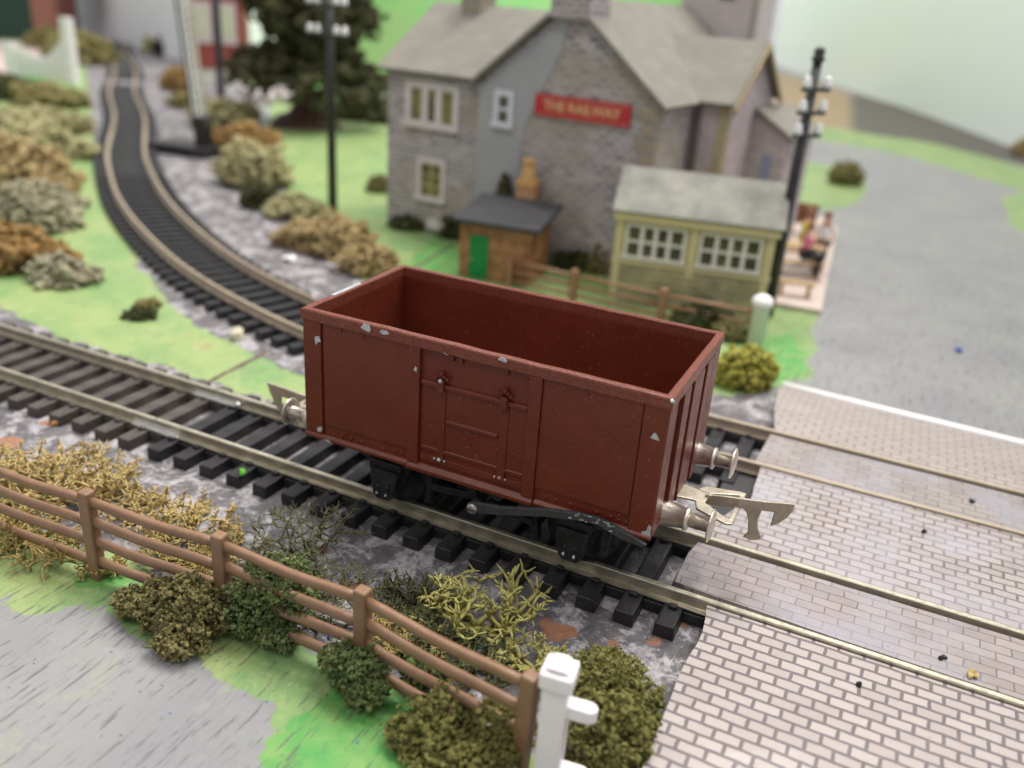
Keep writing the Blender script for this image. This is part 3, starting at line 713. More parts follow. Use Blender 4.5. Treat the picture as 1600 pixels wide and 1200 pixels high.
chip('paint_chip', [(-.96, 2.93), (-.91, 2.91), (-.9, 2.98), (-.93, 3.0)], -BY-.076, seed=9)
chip('paint_chip', [(3.0, 1.2), (3.11, 1.22), (3.11, 1.4), (3.07, 1.44), (3.05, 1.33), (2.97, 1.28)], yc_, seed=10)
chip('paint_chip', [(-L2+.02, -.75), (-L2+.1, -.75), (-L2+.1, .05), (-L2+.03, .1)], ZT-.001, axis='z', seed=11)
chip('paint_chip', [(-2.72, 1.19), (-2.55, 1.17), (-2.62, 1.22)], -BY-.08, seed=13)
bm = B(); blob(bm, (3.13, -1.55, 3.46), .03, 5, 1, .3); obj('paint_chip', bm, CHIP, wg)

# chassis
bm = B()
box(bm, -2.95, 2.95, -1.02, 1.02, .98, 1.26)
box(bm, -2.6, 2.7, -1.3, -1.16, 1.02, 1.24); box(bm, -2.6, 2.7, 1.16, 1.3, 1.02, 1.24)
for x in (-2.9, -1.3, -.35, .35, 1.5, 2.9): box(bm, x-.07, x+.07, -1.17, 1.17, 1.0, 1.25)
obj('underframe', bm, BLACK, wg, bevel=.015)
AX = (-1.62, 1.86)
for ax in AX:
    for s in (-1, 1):
        ws = bpy.data.objects.new('x', None); bpy.data.objects.remove(ws)
        bm = B()
        lathe(bm, [(0, -.06), (.16, -.07), (.2, -.03), (.42, -.03), (.47, -.075), (.6, -.075), (.615, 0), (.6, .07), (.66, .09), (.66, .13), (.3, .13), (0, .13)], (ax, s*.86, .6), (0, -s, 0), 40)
        w_ = obj('wheel', bm, BLACK, wg)
        # W-iron and axle box
        bm = B(); y0, y1 = s*1.12, s*1.2
        yy = (min(y0, y1), max(y0, y1))
        prism(bm, [(ax-.5, 1.1), (ax+.5, 1.1), (ax+.3, .62), (ax+.22, .3), (ax+.12, .28), (ax-.12, .28), (ax-.22, .3), (ax-.3, .62)], 'y', *yy)
        obj('axle_guard', bm, BLACK, wg, bevel=.012)
        bm = B(); yo = (min(s*1.19, s*1.42), max(s*1.19, s*1.42))
        prism(bm, [(ax-.24, .84), (ax+.24, .84), (ax+.27, .74), (ax+.2, .34), (ax+.12, .26), (ax-.12, .26), (ax-.2, .34), (ax-.27, .74)], 'y', *yo)
        box(bm, ax-.31, ax+.31, min(s*1.19, s*1.36), max(s*1.19, s*1.36), .84, .98)
        for dx_ in (-.09, .09):
            for dz in (.4, .52): cyl(bm, (ax+dx_, s*1.40, dz), (ax+dx_, s*1.455, dz), .045, .035, 8)
        a = obj('axle_box', bm, WORN if False else BLACK, wg, bevel=.02)
        if s < 0:
            for dx_ in (-.09, .09):
                bm = B(); blob(bm, (ax+dx_, -1.455, .39), .032, int(ax*3)+8, 1, .4); obj('bare_bolt', bm, CHIP, a)
        # leaf spring
        bm = B(); pts = []
        for i in range(9):
            u = -1+i/4; pts.append(Vector((ax+u*.62, s*1.28, 1.02-.13*(1-u*u))))
        for kk in range(3):
            tube(bm, [p+Vector((0, 0, kk*.03)) for p in pts], .035, 4)
        obj('leaf_spring', bm, BLACK, wg)
    bm = B(); cyl(bm, (ax, -1.1, .6), (ax, 1.1, .6), .06, .06, 10); obj('axle', bm, BLACK, wg)
for s in (-1, 1):
    # brake shoes, push rod and V hanger
    for xb, m_ in ((AX[0]+.7, 1), (AX[1]-.7, -1)):
        bm = B()
        prism(bm, [(xb-.05*m_, .25), (xb+.09*m_, .3), (xb+.1*m_, .95), (xb-.02*m_, .98), (xb+.0*m_, .6)], 'y', min(s*.98, s*1.14), max(s*.98, s*1.14))
        box(bm, xb-.04, xb+.06, min(s*1.05, s*1.13), max(s*1.05, s*1.13), .9, 1.15)
        obj('brake_shoe', bm, BLACK, wg, bevel=.015)
    bm = B(); yy = (min(s*1.1, s*1.18), max(s*1.1, s*1.18))
    prism(bm, [(-.82, .72), (.1, .8), (.1, .68), (-.82, .58)], 'y', *yy)
    prism(bm, [(.2, .78), (1.1, .62), (1.1, .5), (.2, .66)], 'y', *yy)
    obj('push_rod', bm, BLACK, wg, bevel=.012)
    bm = B(); yy = (min(s*1.22, s*1.3), max(s*1.22, s*1.3))
    prism(bm, [(-.12, 1.12), (-.02, 1.12), (.15, .84), (.28, 1.12), (.4, 1.12), (.2, .66), (.06, .66)], 'y', *yy)
    obj('v_hanger', bm, BLACK, wg, bevel=.01)
    bm = B(); yy = (min(s*1.58, s*1.65), max(s*1.58, s*1.65))
    top = [(.02, .86), (.2, .93), (.6, .985), (1.37, 1.2), (1.9, 1.31), (2.2, 1.325), (2.42, 1.29), (2.75, 1.2), (2.98, 1.13)]
    bot = [(3.0, 1.04), (2.94, .99), (2.6, 1.02), (2.4, 1.08), (2.2, 1.14), (1.9, 1.1), (1.37, .99), (.6, .76), (.2, .66), (.05, .66)]
    top = [(a_+.1, b_+.02) for a_, b_ in top]; bot = [(a_+.1, b_+.09) for a_, b_ in bot]
    prism(bm, top+bot, 'y', *yy)
    lv = obj('brake_lever', bm, LEVER, wg, bevel=.014)
    bm = B(); cyl(bm, (.23, s*1.2, .82), (.23, s*1.58, .82), .1, .1, 14)
    obj('lever_pivot', bm, BLACK, wg, bevel=.01)
    if s < 0:
        bm = B(); lathe(bm, [(.0, .03), (.05, .028), (.085, .012), (.09, 0), (.09, -.05), (0, -.05)], (.23, -1.68, .83), (0, -1, 0), 20)
        box(bm, .15, .31, -1.7115, -1.7085, .82, .84, mi=1)
        obj('screw', bm, [pm('steel_screw', (.55, .53, .5), (.2, .2, .2), rough=.35, metal=.7, sc1=14), BLACK], lv)
        rgx = random.Random(4)
        for i in range(22):
            bm = B()
            u = rgx.random(); xx = 1.85+.72*u; zt_ = np.interp(xx, [p[0] for p in top], [p[1] for p in top])
            zz_ = zt_-rgx.random()**2*.11
            r_ = rgx.uniform(.01, .028); pts = [(xx+r_*rgx.uniform(.6, 1.8)*math.cos(a_), zz_+r_*.7*math.sin(a_)) for a_ in np.linspace(0, 2*PI, 7)[:-1]]
            prism(bm, pts, 'y', -1.649, -1.6535-.0004*i)
            obj('scuff', bm, pm('pale_scuff', (.42, .5, .53), (.1, .12, .13), rough=.6, sc1=16), lv)
    # guard bracket behind right box
    bm = B(); prism(bm, [(2.3, 1.15), (2.48, 1.15), (2.42, .45), (2.3, .42)], 'y', min(s*1.2, s*1.3), max(s*1.2, s*1.3)); obj('bracket', bm, BLACK, wg, bevel=.015)
# buffers
def buffer(x, y, z, s, dx_, len_=.74):
    bm = B()
    lathe(bm, [(.0, -.06), (.215, -.06), (.21, 0), (.165, .33*len_/.74), (.185, .345*len_/.74), (.185, .40*len_/.74), (.13, .415*len_/.74)], (x, y, z), (s, dx_, 0), 28)
    b_ = obj('buffer', bm, STEEL, wg)
    bm = B()
    lathe(bm, [(.115, .38), (.115, len_-.05), (.15, len_-.035), (.255, len_-.02), (.262, len_+.005), (.2, len_+.03), (.1, len_+.045), (0, len_+.05)], (x, y, z), (s, dx_, 0), 28)
    obj('buffer_head', bm, STEEL, b_)
buffer(3.11, -.87, 1.30, 1, 0); buffer(3.11, .87, 1.52, 1, 0, .66)
buffer(-3.11, -.87, 1.10, -1, 0, .88); buffer(-3.11, .87, 1.2, -1, 0, .8)
# couplings
HK = [[3.55, 1.32], [3.82, 1.38], [4.12, 1.43], [4.48, 1.49], [4.69, 1.54], [4.91, 1.59], [4.90, 1.47], [4.84, 1.32], [4.74, 1.19], [4.62, 1.08], [4.63, 1.35], [4.45, 1.32], [4.42, 1.14], [4.44, .99], [4.52, .85], [4.51, .80], [4.39, .75], [4.25, .76], [4.26, .79], [4.31, .87], [4.28, 1.07], [4.23, 1.21], [4.17, 1.26], [4.0, 1.23], [3.58, 1.14]]
cp = bpy.data.objects.new('coupling', None); C.objects.link(cp); cp.parent = wg
bm = B(); prism(bm, HK, 'y', -.05, .0); obj('hook', bm, FLAT, cp, bevel=.012)
bm = B()
def plate(pts, z0, z1): prism(bm, pts, 'z', z0, z1)
plate([(3.0, -.34), (3.12, -.30), (3.25, -.17), (3.48, -.2), (3.5, -.5), (4.02, -.66), (4.11, -.68), (4.14, -.6), (4.12, -.05), (4.1, .42), (3.98, .38), (3.46, .3), (3.38, .12), (3.2, .16), (3.05, .3)], 1.2, 1.235) if False else None
for seg_ in ([(3.0, -.28), (3.5, -.2), (3.5, .18), (3.0, .22)], [(3.42, -.2), (3.5, -.22), (3.5, .2), (3.42, .2)],):
    pass
plate([(2.98, -.3), (3.3, -.24), (3.6, -.22), (3.62, .1), (3.3, .14), (2.98, .24)], 1.245, 1.285)
plate([(3.44, -.222), (3.60, -.222), (4.0, -.5), (4.12, -.52), (4.12, -.62), (4.02, -.66), (3.52, -.46)], 1.25, 1.29)
plate([(4.04, -.522), (4.12, -.522), (4.12, .34), (4.04, .34)], 1.252, 1.288)
plate([(3.40, .14), (3.6, .10), (4.04, .30), (4.12, .342), (4.12, .42), (4.02, .42), (3.5, .30)], 1.25, 1.29)
plate([(3.6, -.06), (3.72, -.04), (3.72, .02), (3.6, .04)], 1.249, 1.34)
obj('loop', bm, FLAT, cp, bevel=.012)
cp2 = bpy.data.objects.new('coupling', None); C.objects.link(cp2); cp2.parent = wg
HL = [(-3.6, .95), (-4.4, 1.0), (-5.26, 1.05), (-5.2, .85), (-5.05, .55), (-4.93, .5), (-4.93, .82), (-4.72, .82), (-4.74, .5), (-4.8, .3), (-4.52, .3), (-4.58, .6), (-4.5, .8), (-3.6, .75)]
bm = B(); prism(bm, HL, 'y', -.02, .03); obj('hook', bm, FLAT, cp2, bevel=.012)
bm = B()
prism(bm, [(-3.0, -.25), (-3.0, .25), (-3.6, .2), (-3.6, -.2)], 'z', .98, 1.02)
prism(bm, [(-3.5, -.2), (-3.55, -.42), (-4.15, -.5), (-4.2, -.42), (-3.6, -.1)], 'z', .985, 1.025)
prism(bm, [(-4.12, -.42), (-4.2, -.42), (-4.2, .42), (-4.12, .42)], 'z', .983, 1.022)
prism(bm, [(-3.5, .2), (-3.55, .42), (-4.15, .5), (-4.2, .42), (-3.6, .1)], 'z', .985, 1.025)
obj('loop', bm, FLAT, cp2, bevel=.012)

# ------------------------------------------------------------------ FOREGROUND FENCE
FP = [(-7.25, -4.78), (-4.82, -4.67), (-2.35, -4.52), (.1, -4.53), (2.66, -4.86)]
fn = thing('fence', 'brown plastic post-and-four-rail fence in the foreground, beside the lichen', 'fence', (-2.3, -4.5, GZ))
for i, (x, y) in enumerate(FP):
    bm = B(); h = 1.6; w = .105
    d = Vector((FP[min(i+1, 4)][0]-FP[max(i-1, 0)][0], FP[min(i+1, 4)][1]-FP[max(i-1, 0)][1], 0)); q = Matrix.Translation((x+2.3, y+4.5, 0))@Matrix.Rotation(math.atan2(d.y, d.x), 4, 'Z')@Matrix.Rotation((-.05, .0, .0, 0, .03)[i], 4, 'Y')
    box(bm, -w, w, -.1, .1, -.02, h, mat=q)
    obj('post', bm, FENCE, fn, bevel=.04, seg=3)
for (a, b) in zip(FP, FP[1:]):
    for k, z in enumerate((1.42, 1.06, .70, .34)):
        A_ = Vector((a[0]+2.3, a[1]+4.5, z)); B_ = Vector((b[0]+2.3, b[1]+4.5, z-(.03 if k % 2 else 0)))
        bm = B(); pts = [A_.lerp(B_, t_)+Vector((0, 0, -.035*math.sin(PI*t_)+.01*math.sin(9*t_+k))) for t_ in [j/8 for j in range(9)]]
        rings = []
        for i, p in enumerate(pts):
            dd = (B_-A_).normalized(); nn = Vector((-dd.y, dd.x, 0)); r = .062
            rings.append([bm.verts.new(p+nn*(c*r)+Vector((0, 0, e*r*1.25))) for c, e in ((1, .5), (.5, 1), (-.5, 1), (-1, .5), (-1, -.5), (-.5, -1), (.5, -1), (1, -.5))])
        for u_, v_ in zip(rings, rings[1:]):
            for j in range(8): bm.faces.new((u_[j], u_[(j+1) % 8], v_[(j+1) % 8], v_[j]))
        bm.faces.new(rings[0]); bm.faces.new(rings[-1][::-1])
        obj('rail', bm, FENCE, fn, smooth=True)
bm = B(); blob(bm, (-2.4, -.2, .03), .09, 3, 2, .2); blob(bm, (-2.28, -.24, .02), .06, 5, 2, .2)
# white gate posts
def gatepost(loc, rz, label, arms=True, h=1.92):
    g = thing('gate_post', label, 'gate post', loc, rz, 'white crossing gate posts')
    bm = B(); box(bm, -.155, .155, -.155, .155, -.02, h-.3); obj('post', bm, WHITE, g, bevel=.02)
    bm = B(); box(bm, -.2, .2, -.2, .2, h-.3, h-.06)
    prism(bm, [(-.17, h-.061), (.17, h-.061), (.09, h+.02), (-.09, h+.02)], 'y', -.15, .15); obj('cap', bm, WHITE, g, bevel=.05, seg=3)
    if arms:
        for z in (h-.62, .28):
            bm = B(); prism(bm, [(.13, -.1), (.42, -.1), (.5, -.05), (.5, .05), (.42, .1), (.13, .1)], 'z', z-.1, z+.1); obj('hinge_arm', bm, WHITE, g, bevel=.03, seg=3)
    return g
gp = at(876, 1035, 1.42); gatepost((gp.x, gp.y, GZ), .12, 'square white plastic gate post with a stub arm, in front of the big olive bush')
g2 = thing('round_post', 'round white post standing behind the yellow-green bush', 'post', (2.22, 12.3, GZ), 0)
bm = B(); lathe(bm, [(.25, -.02), (.24, 1.2), (.27, 1.21), (.27, 1.25)], (0, 0, 0), (0, 0, 1), 20); obj('shaft', bm, WHITE, g2)
bm = B(); lathe(bm, [(.26, 1.25), (.3, 1.27), (.31, 1.37), (.25, 1.49), (.1, 1.57), (0, 1.55)], (0, 0, 0), (0, 0, 1), 20); obj('cap', bm, WHITE, g2)

# ------------------------------------------------------------------ FOREGROUND BUSHES
def P3(u, v, z=GZ):
    p = at(u, v, z); return (p.x, p.y, GZ)
FGB = 'foam bushes by the foreground fence'
bush(P3(280, 985), [(-.35, .05, .3, .42, .4, .36), (.25, .1, .42, .5, .44, .45), (-.85, -.05, .2, .28, .26, .22), (.3, -.25, .2, .4, .35, .25)], .034, 1.1, F_OLIVE, 'low olive-brown foam bush at the left end of the row before the fence', 3, FGB)
bush(P3(408, 990), [(-.05, .0, .45, .5, .45, .5), (.32, .15, .92, .54, .42, .42), (-.5, .1, .3, .4, .4, .34), (.35, .0, .3, .35, .35, .35)], .032, 1.1, F_GREEN, 'tallest dark green foam bush, touching the second fence bay', 5, FGB)
bush(P3(556, 1085), [(0, 0, .45, .4, .36, .34), (.25, -.1, .3, .28, .26, .24), (-.3, .1, .35, .3, .25, .2), (.12, -.1, .15, .2, .2, .22)], .032, 1.1, F_GREEN, 'small dark green foam bush below the third fence post', 7, FGB)
bush(P3(652, 1075), [(0, 0, .3, .2, .22, .32)], .055, 1.0, F_GREEN, 'tiny green foam tuft between two bushes under the fence', 9, FGB)
bush(P3(735, 1180), [(-.4, 0, .32, .5, .45, .42), (.3, .15, .36, .42, .4, .42), (0, -.35, .2, .75, .35, .28), (-.75, -.2, .15, .35, .3, .22)], .036, 1.1, F_MIX, 'broad olive foam bush at the bottom edge, left of the white post', 11, FGB)
bush(P3(940, 1150), [(0, .35, .36, .6, .55, .48), (.2, -.3, .36, .55, .55, .5), (-.35, .9, .2, .45, .38, .3), (.35, .1, .25, .4, .5, .3)], .036, 1.1, F_MIX, 'large olive foam bush behind the square white post', 13, FGB)
# lichen between fence and track
LG = 'lichen clumps between fence and track'
def LI(u, v, *a, **k):
    return lichen(P3(u, v), *a, **k)
LI(40, 770, 1.0, .5, .8, 34, .048, L_YEL, 'yellow lichen clump behind the fence at the left edge', seed=2, group=LG)
LI(150, 775, .75, .5, .75, 34, .046, L_YEL, 'curly yellow lichen behind the first full fence post', seed=3, group=LG)
LI(255, 825, .7, .45, .6, 32, .042, L_YEL, 'yellow lichen spreading behind the second fence bay', seed=4, group=LG)
LI(352, 836, .5, .15, .45, 7, .05, L_YEL, 'straggling golden lichen sprig pointing at the track', seed=15, group=LG, lean=(1.2, .2))
LI(45, 850, 1.0, .4, .5, 40, .036, L_TAN, 'olive-yellow lichen under the lowest rail at the left edge', seed=5, group=LG)
LI(140, 880, .6, .22, .3, 20, .034, L_TAN, 'olive-yellow lichen tuft at the foot of the first full fence post', seed=6, group=LG)
LI(300, 880, .75, .4, .5, 40, .032, L_TAN, 'mustard lichen between the first and second full fence posts', seed=21, group=LG)
LI(430, 900, .8, .4, .55, 26, .024, L_OLV, 'grey-olive lichen standing behind the third fence bay', seed=7, group=LG)
LI(480, 870, .4, .3, .95, 14, .028, L_OLV, 'upright grey-olive lichen sprig beside the track', seed=8, group=LG)
LI(540, 935, .8, .35, .42, 24, .024, L_OLV, 'grey-olive lichen left of the third full post', seed=9, group=LG)
LI(470, 960, 1.0, .3, .3, 26, .03, L_DKG, 'dark green lichen under the rails beside the tall green bush', seed=22, group=LG)
LI(650, 950, .55, .35, .45, 34, .03, L_DKG, 'dark green lichen clump right of the third full post', seed=10, group=LG)
LI(755, 985, .5, .42, .85, 17, .052, L_LIME, 'branching lime-yellow lichen reaching towards the sleepers', seed=11, group=LG, spread=.7)
LI(810, 975, .2, .15, 1.0, 4, .05, L_LIME, 'thick lime-green lichen stalk next to the terracotta stain', seed=17, group=LG, depth=2, lean=(.5, .2))
LI(700, 1040, .9, .4, .45, 50, .036, L_DKG, 'dark lichen under the right-hand fence bay', seed=12, group=LG)
LI(840, 1050, .5, .3, .4, 12, .05, L_LIME, 'short lime lichen between the last fence post and the white post', seed=13, group=LG)
LI(620, 1010, .7, .3, .35, 30, .034, L_TAN, 'olive lichen mat beside the third full post foot', seed=14, group=LG)

# ------------------------------------------------------------------ LOOSE CRUMBS
def crumb(u, v, z, r, mat, label, n=2, seed=1, cat='crumb'):
    p = at(u, v, z); bm = B(); rg = random.Random(seed)
    for i in range(n): blob(bm, (rg.uniform(-r, r)*.8*(i > 0), rg.uniform(-r, r)*.8*(i > 0), r*.5), r*rg.uniform(.6, 1), seed*7+i, 1, .35)
    o = obj('crumb', bm, mat); o.location = (p.x, p.y, z); return tag(o, label, cat)
crumb(379, 741, -.2, .075, pm('bright_green_flock', (.1, .4, .03), rough=.8), 'bright green foam crumb on a sleeper end left of the wagon', 4, 2)
crumb(1443, 832, -.05, .06, BLACK, 'round black crumb on the middle brick panel', 2, 3)
crumb(1472, 1029, -.05, .05, BLACK, 'elongated black crumb between the near rails on the crossing', 3, 4)
crumb(1340, 1070, -.05, .035, BLACK, 'small black speck on the outer brick panel', 2, 5)
crumb(1518, 1055, -.05, .07, L_YEL, 'straw-coloured crumb beside the near rail at the right', 5, 6)
crumb(1520, 785, -.05, .06, SLEEPF, 'dark grey crumb between the far rails on the crossing', 2, 7)
crumb(1497, 549, -.5, .13, pm('blue_flock', (.05, .12, .4), rough=.7), 'blue speck on the grey road at the right', 2, 8)
crumb(90, 661, -.48, .1, pm('orange_flake', (.45, .22, .07), rough=.7), 'orange flake beside the dusty track at the left', 2, 9)
crumb(372, 528, -.5, .22, pm('pale_lump', (.55, .5, .38), rough=.6), 'pale cream lump on the grass near the curved track', 3, 10)
crumb(455, 408, -.5, .2, pm('white_lump', (.72, .7, .72), rough=.5), 'small white lump on the ballast beside the curved track', 2, 12)
crumb(1200, 588, -.45, .14, pm('grey_stone', (.4, .39, .4), rough=.6), 'small grey stone at the right foot of the yellow-green bush', 2, 14, cat='stone')
crumb(515, 998, -.5, .045, pm('dark_blue_flock', (.02, .04, .15), rough=.7), 'tiny dark blue fleck below the tall green bush', 2, 15)
crumb(525, 1048, -.48, .05, pm('yellow_fleck', (.5, .5, .08), rough=.6), 'tiny yellow fleck on the grass under the lowest rail', 2, 16)

# ------------------------------------------------------------------ HEDGES AND BUSHES BY THE CURVE
HG = 'foam hedge clumps left of the curved track'
HB = [  # u, v, rx, h, mat, label
 (25, 415, 1.7, 1.3, F_RUST, 'orange-brown foam clump at the left edge, near end of the hedge'),
 (95, 440, 1.15, .8, F_GREY, 'grey-brown foam clump, nearest the straight track'),
 (25, 355, 2.0, 1.6, F_GREY, 'grey-green foam clump behind the orange-brown one at the left edge'),
 (55, 325, 1.7, 1.1, F_GREY, 'wispy grey-green foam clump in mid hedge'),
 (72, 300, 1.2, .8, F_TAN, 'small tan foam clump beside the bend in the track'),
 (15, 285, 2.6, 2.0, F_TAN, 'large golden tan foam clump at the left edge'),
 (60, 245, 2.4, 1.6, F_PALE, 'pale olive foam clump behind the golden one'),
 (78, 205, 2.3, 1.5, F_PALE, 'pale olive clump halfway up the hedge, beside the track'),
 (12, 215, 2.8, 1.6, F_PALE, 'yellowish olive clump at the left edge, halfway up the hedge'),
 (72, 165, 2.6, 1.6, F_OLIVE, 'dark olive clump at the far end of the hedge by the track'),
 (10, 152, 3.2, 1.6, F_DARK, 'dark brown-green clump at the left edge beside the white barrier'),
 (122, 98, 3.6, 3.4, F_OLIVE, 'dark olive shrub mass beyond the pink path crossing'),
 (92, 80, 4.0, 2.4, F_OLIVE, 'distant olive shrub below the white wall'),
]
for i, (u, v, r, h, mt, lb) in enumerate(HB):
    bush(P3(u, v), [(0, 0, h*.3, r*.85, r*.6, h*.55), (r*.45, r*.35, h*.2, r*.5, r*.45, h*.4), (-r*.5, r*.25, h*.25, r*.6, r*.5, h*.5), (-r*.1, -r*.35, h*.15, r*.5, r*.3, h*.3)], r*.06+.03, .62, mt, lb, 20+i, HG)
RG = 'foam bushes right of the curved track'
RB = [
 (575, 425, 1.1, .9, F_TAN, 'golden brown foam bush nearest the wagon corner'),
 (525, 395, 1.35, 1.3, F_TAN, 'large gold-brown foam bush at the foot of the near telegraph pole'),
 (470, 385, 1.0, .9, F_TAN, 'brown foam bush left of the telegraph pole foot'),
 (460, 340, 1.2, .9, F_PALE, 'pale olive foam bush behind the brown one'),
 (405, 325, .8, .9, F_DARK, 'small dark green tuft beside the ballast'),
 (395, 290, 1.7, 1.9, F_PALE, 'yellow-olive foam bush with a dark patch, midway along the curve'),
 (380, 240, 2.0, 1.5, F_RUST, 'rusty orange foam bush just past the signal foot'),
 (352, 195, 2.2, 1.5, F_PALE, 'pale olive foam bush behind the signal foot'),
 (296, 168, 1.5, 1.0, F_OLIVE, 'olive foam bush left of the signal near the pink path'),
 (280, 142, 1.4, 1.8, F_RUST, 'orange foam bush beside the far path crossing'),
 (590, 300, .55, .8, F_OLIVE, 'little olive bush at the left wall corner of the inn'),
 (640, 357, .8, .55, F_DARK, 'dark moss tuft at the foot of the inn wall, left'),
 (715, 372, .75, .9, F_DARK, 'dark green tuft between the inn wall and the plank hut'),
 (905, 418, .9, .7, F_DARK, 'dark green tuft right of the plank hut'),
 (938, 425, .7, 1.0, F_OLIVE, 'olive tuft at the left corner of the cream cabin'),
 (1160, 602, .8, 1.05, F_YEL, 'bright yellow-green foam bush behind the wagon end'),
 (1320, 288, 1.0, 1.3, F_OLIVE, 'round olive bush alone on the grass island'),
 (215, 497, .45, .22, F_DARK, 'flat dark tuft on the grass between the two tracks'),
 (232, 480, .4, .2, F_OLIVE, 'second small tuft behind the flat dark one'),
 (1100, 510, 1.0, .6, F_DARK, 'dark growth under the rails of the far brown fence'),
 (1140, 530, .5, .6, F_OLIVE, 'olive growth at the right end of the far brown fence'),
 (590, 185, 4, 1.0, F_DARK, 'low dark hedge behind the lawn, left of the inn'),
 (1600, 243, 1.0, 1.2, F_TAN, 'yellowish bush at the right edge by the wall'),
 (268, 84, 3.0, 2.6, F_YEL, 'yellow-green shrub below the end of the white wall'),
]
for i, (u, v, r, h, mt, lb) in enumerate(RB):
    bush(P3(u, v), [(0, 0, h*.4, r*.8, r*.7, h*.6), (r*.35, r*.2, h*.35, r*.6, r*.6, h*.5), (-r*.4, -r*.1, h*.3, r*.6, r*.6, h*.45)], r*.06+.028, .66, mt, lb, 50+i, RG if i < 10 else None)

# ------------------------------------------------------------------ TREE
tb = at(480, 196)
tr = thing('conifer_tree', 'tall dark conifer with a brown plastic root base, left of the inn', 'tree', (tb.x, tb.y, GZ)); tr.rotation_euler = (0, .1, 0)
bm = B(); tube(bm, [Vector((0, 0, 0)), Vector((0, 0, 3)), Vector((.1, 0, 12)), Vector((0, 0, 26))], [.65, .5, .4, .12], 10)
obj('trunk', bm, TRUNK, tr)
bm = B(); lathe(bm, [(2.6, 0), (2.3, .3), (1.2, .7), (.7, 1.6), (.5, 2.4)], (0, 0, 0), (0, 0, 1), 10)
for v in bm.verts: v.co.x *= 1+.25*noise.noise(v.co); v.co.y *= 1+.25*noise.noise(v.co+Vector((3, 3, 3)))
obj('root_base', bm, TRUNK, tr)
rg = random.Random(5); items = []
for i in range(5200):
    h = rg.random(); R_ = 5.2*(1-h*.68)*(.8+.25*math.sin(h*34)); a = rg.uniform(0, 2*PI); k = math.sqrt(rg.random())
    k = max(k, .35+.3*rg.random()); z = 3.0+h*22-.9*k+rg.gauss(0, .3)
    rr_ = R_*k*(1+.25*noise.noise(Vector((math.cos(a)*2, math.sin(a)*2, h*6))))
    items.append((rr_*math.cos(a), rr_*math.sin(a), z, rg.uniform(.14, .42)))
lumps_mesh('crown', items, F_CON, tr)
# small conifer behind the hut
t2 = P3(782, 396); tr2 = thing('conifer_tree', 'small dark cone-shaped tree just behind the plank hut', 'tree', (t2[0], t2[1], GZ))
items = []
for i in range(420):
    h = rg.random(); R_ = .62*(1-h)**.8+.05; a = rg.uniform(0, 2*PI); k = rg.uniform(.4, 1); items.append((R_*k*math.cos(a), R_*k*math.sin(a), .5+h*2.4, rg.uniform(.06, .13)))
lumps_mesh('crown', items, F_CON, tr2); bm = B(); tube(bm, [Vector((0, 0, 0)), Vector((0, 0, .8))], [.14, .1], 8); obj('trunk', bm, TRUNK, tr2)

# ------------------------------------------------------------------ TELEGRAPH POLES
def insul(par, p):
    bm = B(); lathe(bm, [(.05, -.02), (.13, 0), (.14, .12), (.1, .16), (.11, .24), (.07, .3), (0, .32)], p, (0, 0, 1), 14); obj('insulator', bm, GLASSI, par)
def pole(loc, rz, tilt, label, h, arms, n=2, along=.42, top=True, arml=1.0):
    t_ = thing('telegraph_pole', label, 'telegraph pole', loc, 0, 'black telegraph poles')
    t_.rotation_euler = tilt
    bm = B(); tube(bm, [Vector((0, 0, 0)), Vector((0, 0, h))], [.2, .135], 12); obj('pole', bm, BLKP, t_)
    q = Matrix.Rotation(rz, 4, 'Z')
    for z in arms:
        bm = B(); box(bm, -arml, arml, -.2, -.1, z-.06, z+.06, mat=q); a = obj('cross_arm', bm, BLKP, t_, bevel=.02)
        for k in range(n):
            for s in (-1, 1): insul(a, q@Vector((s*(arml-.14-k*along), -.15, z+.06)))
    if top:
        bm = B(); lathe(bm, [(.115, h), (.2, h+.03), (.2, h+.1), (.13, h+.16), (.17, h+.26), (.12, h+.38), (0, h+.42)], (0, 0, 0), (0, 0, 1), 12); obj('finial', bm, BLKP, t_)
    return t_
pb = at(1198, 492)
pole((pb.x, pb.y, GZ), .95, (.0, .004, 0), 'black telegraph pole with white insulators at the right corner of the cream cabin', 7.7, (6.95, 6.3, 5.65), n=1, arml=.55)
pb = at(520, 330)
pole((pb.x, pb.y, GZ), -.12, (0, 0, 0), 'black telegraph pole in front of the dark conifer, with rows of white insulators', 9.6, (9.1, 8.0, 6.95), n=2, arml=1.05)
pb = at(346, 160)
sp_ = thing('slim_post', 'slim dark blue-grey post in front of the red signal box', 'post', (pb.x, pb.y, GZ)); bm = B(); tube(bm, [Vector((0, 0, 0)), Vector((.2, 0, 12))], [.3, .22], 8); obj('shaft', bm, pm('slate_blue_plastic', (.03, .035, .06), rough=.4), sp_)
bm = B(); box(bm, -.5, .5, -.5, .5, 0, .2); obj('foot', bm, MATS['slate_blue_plastic'], sp_)
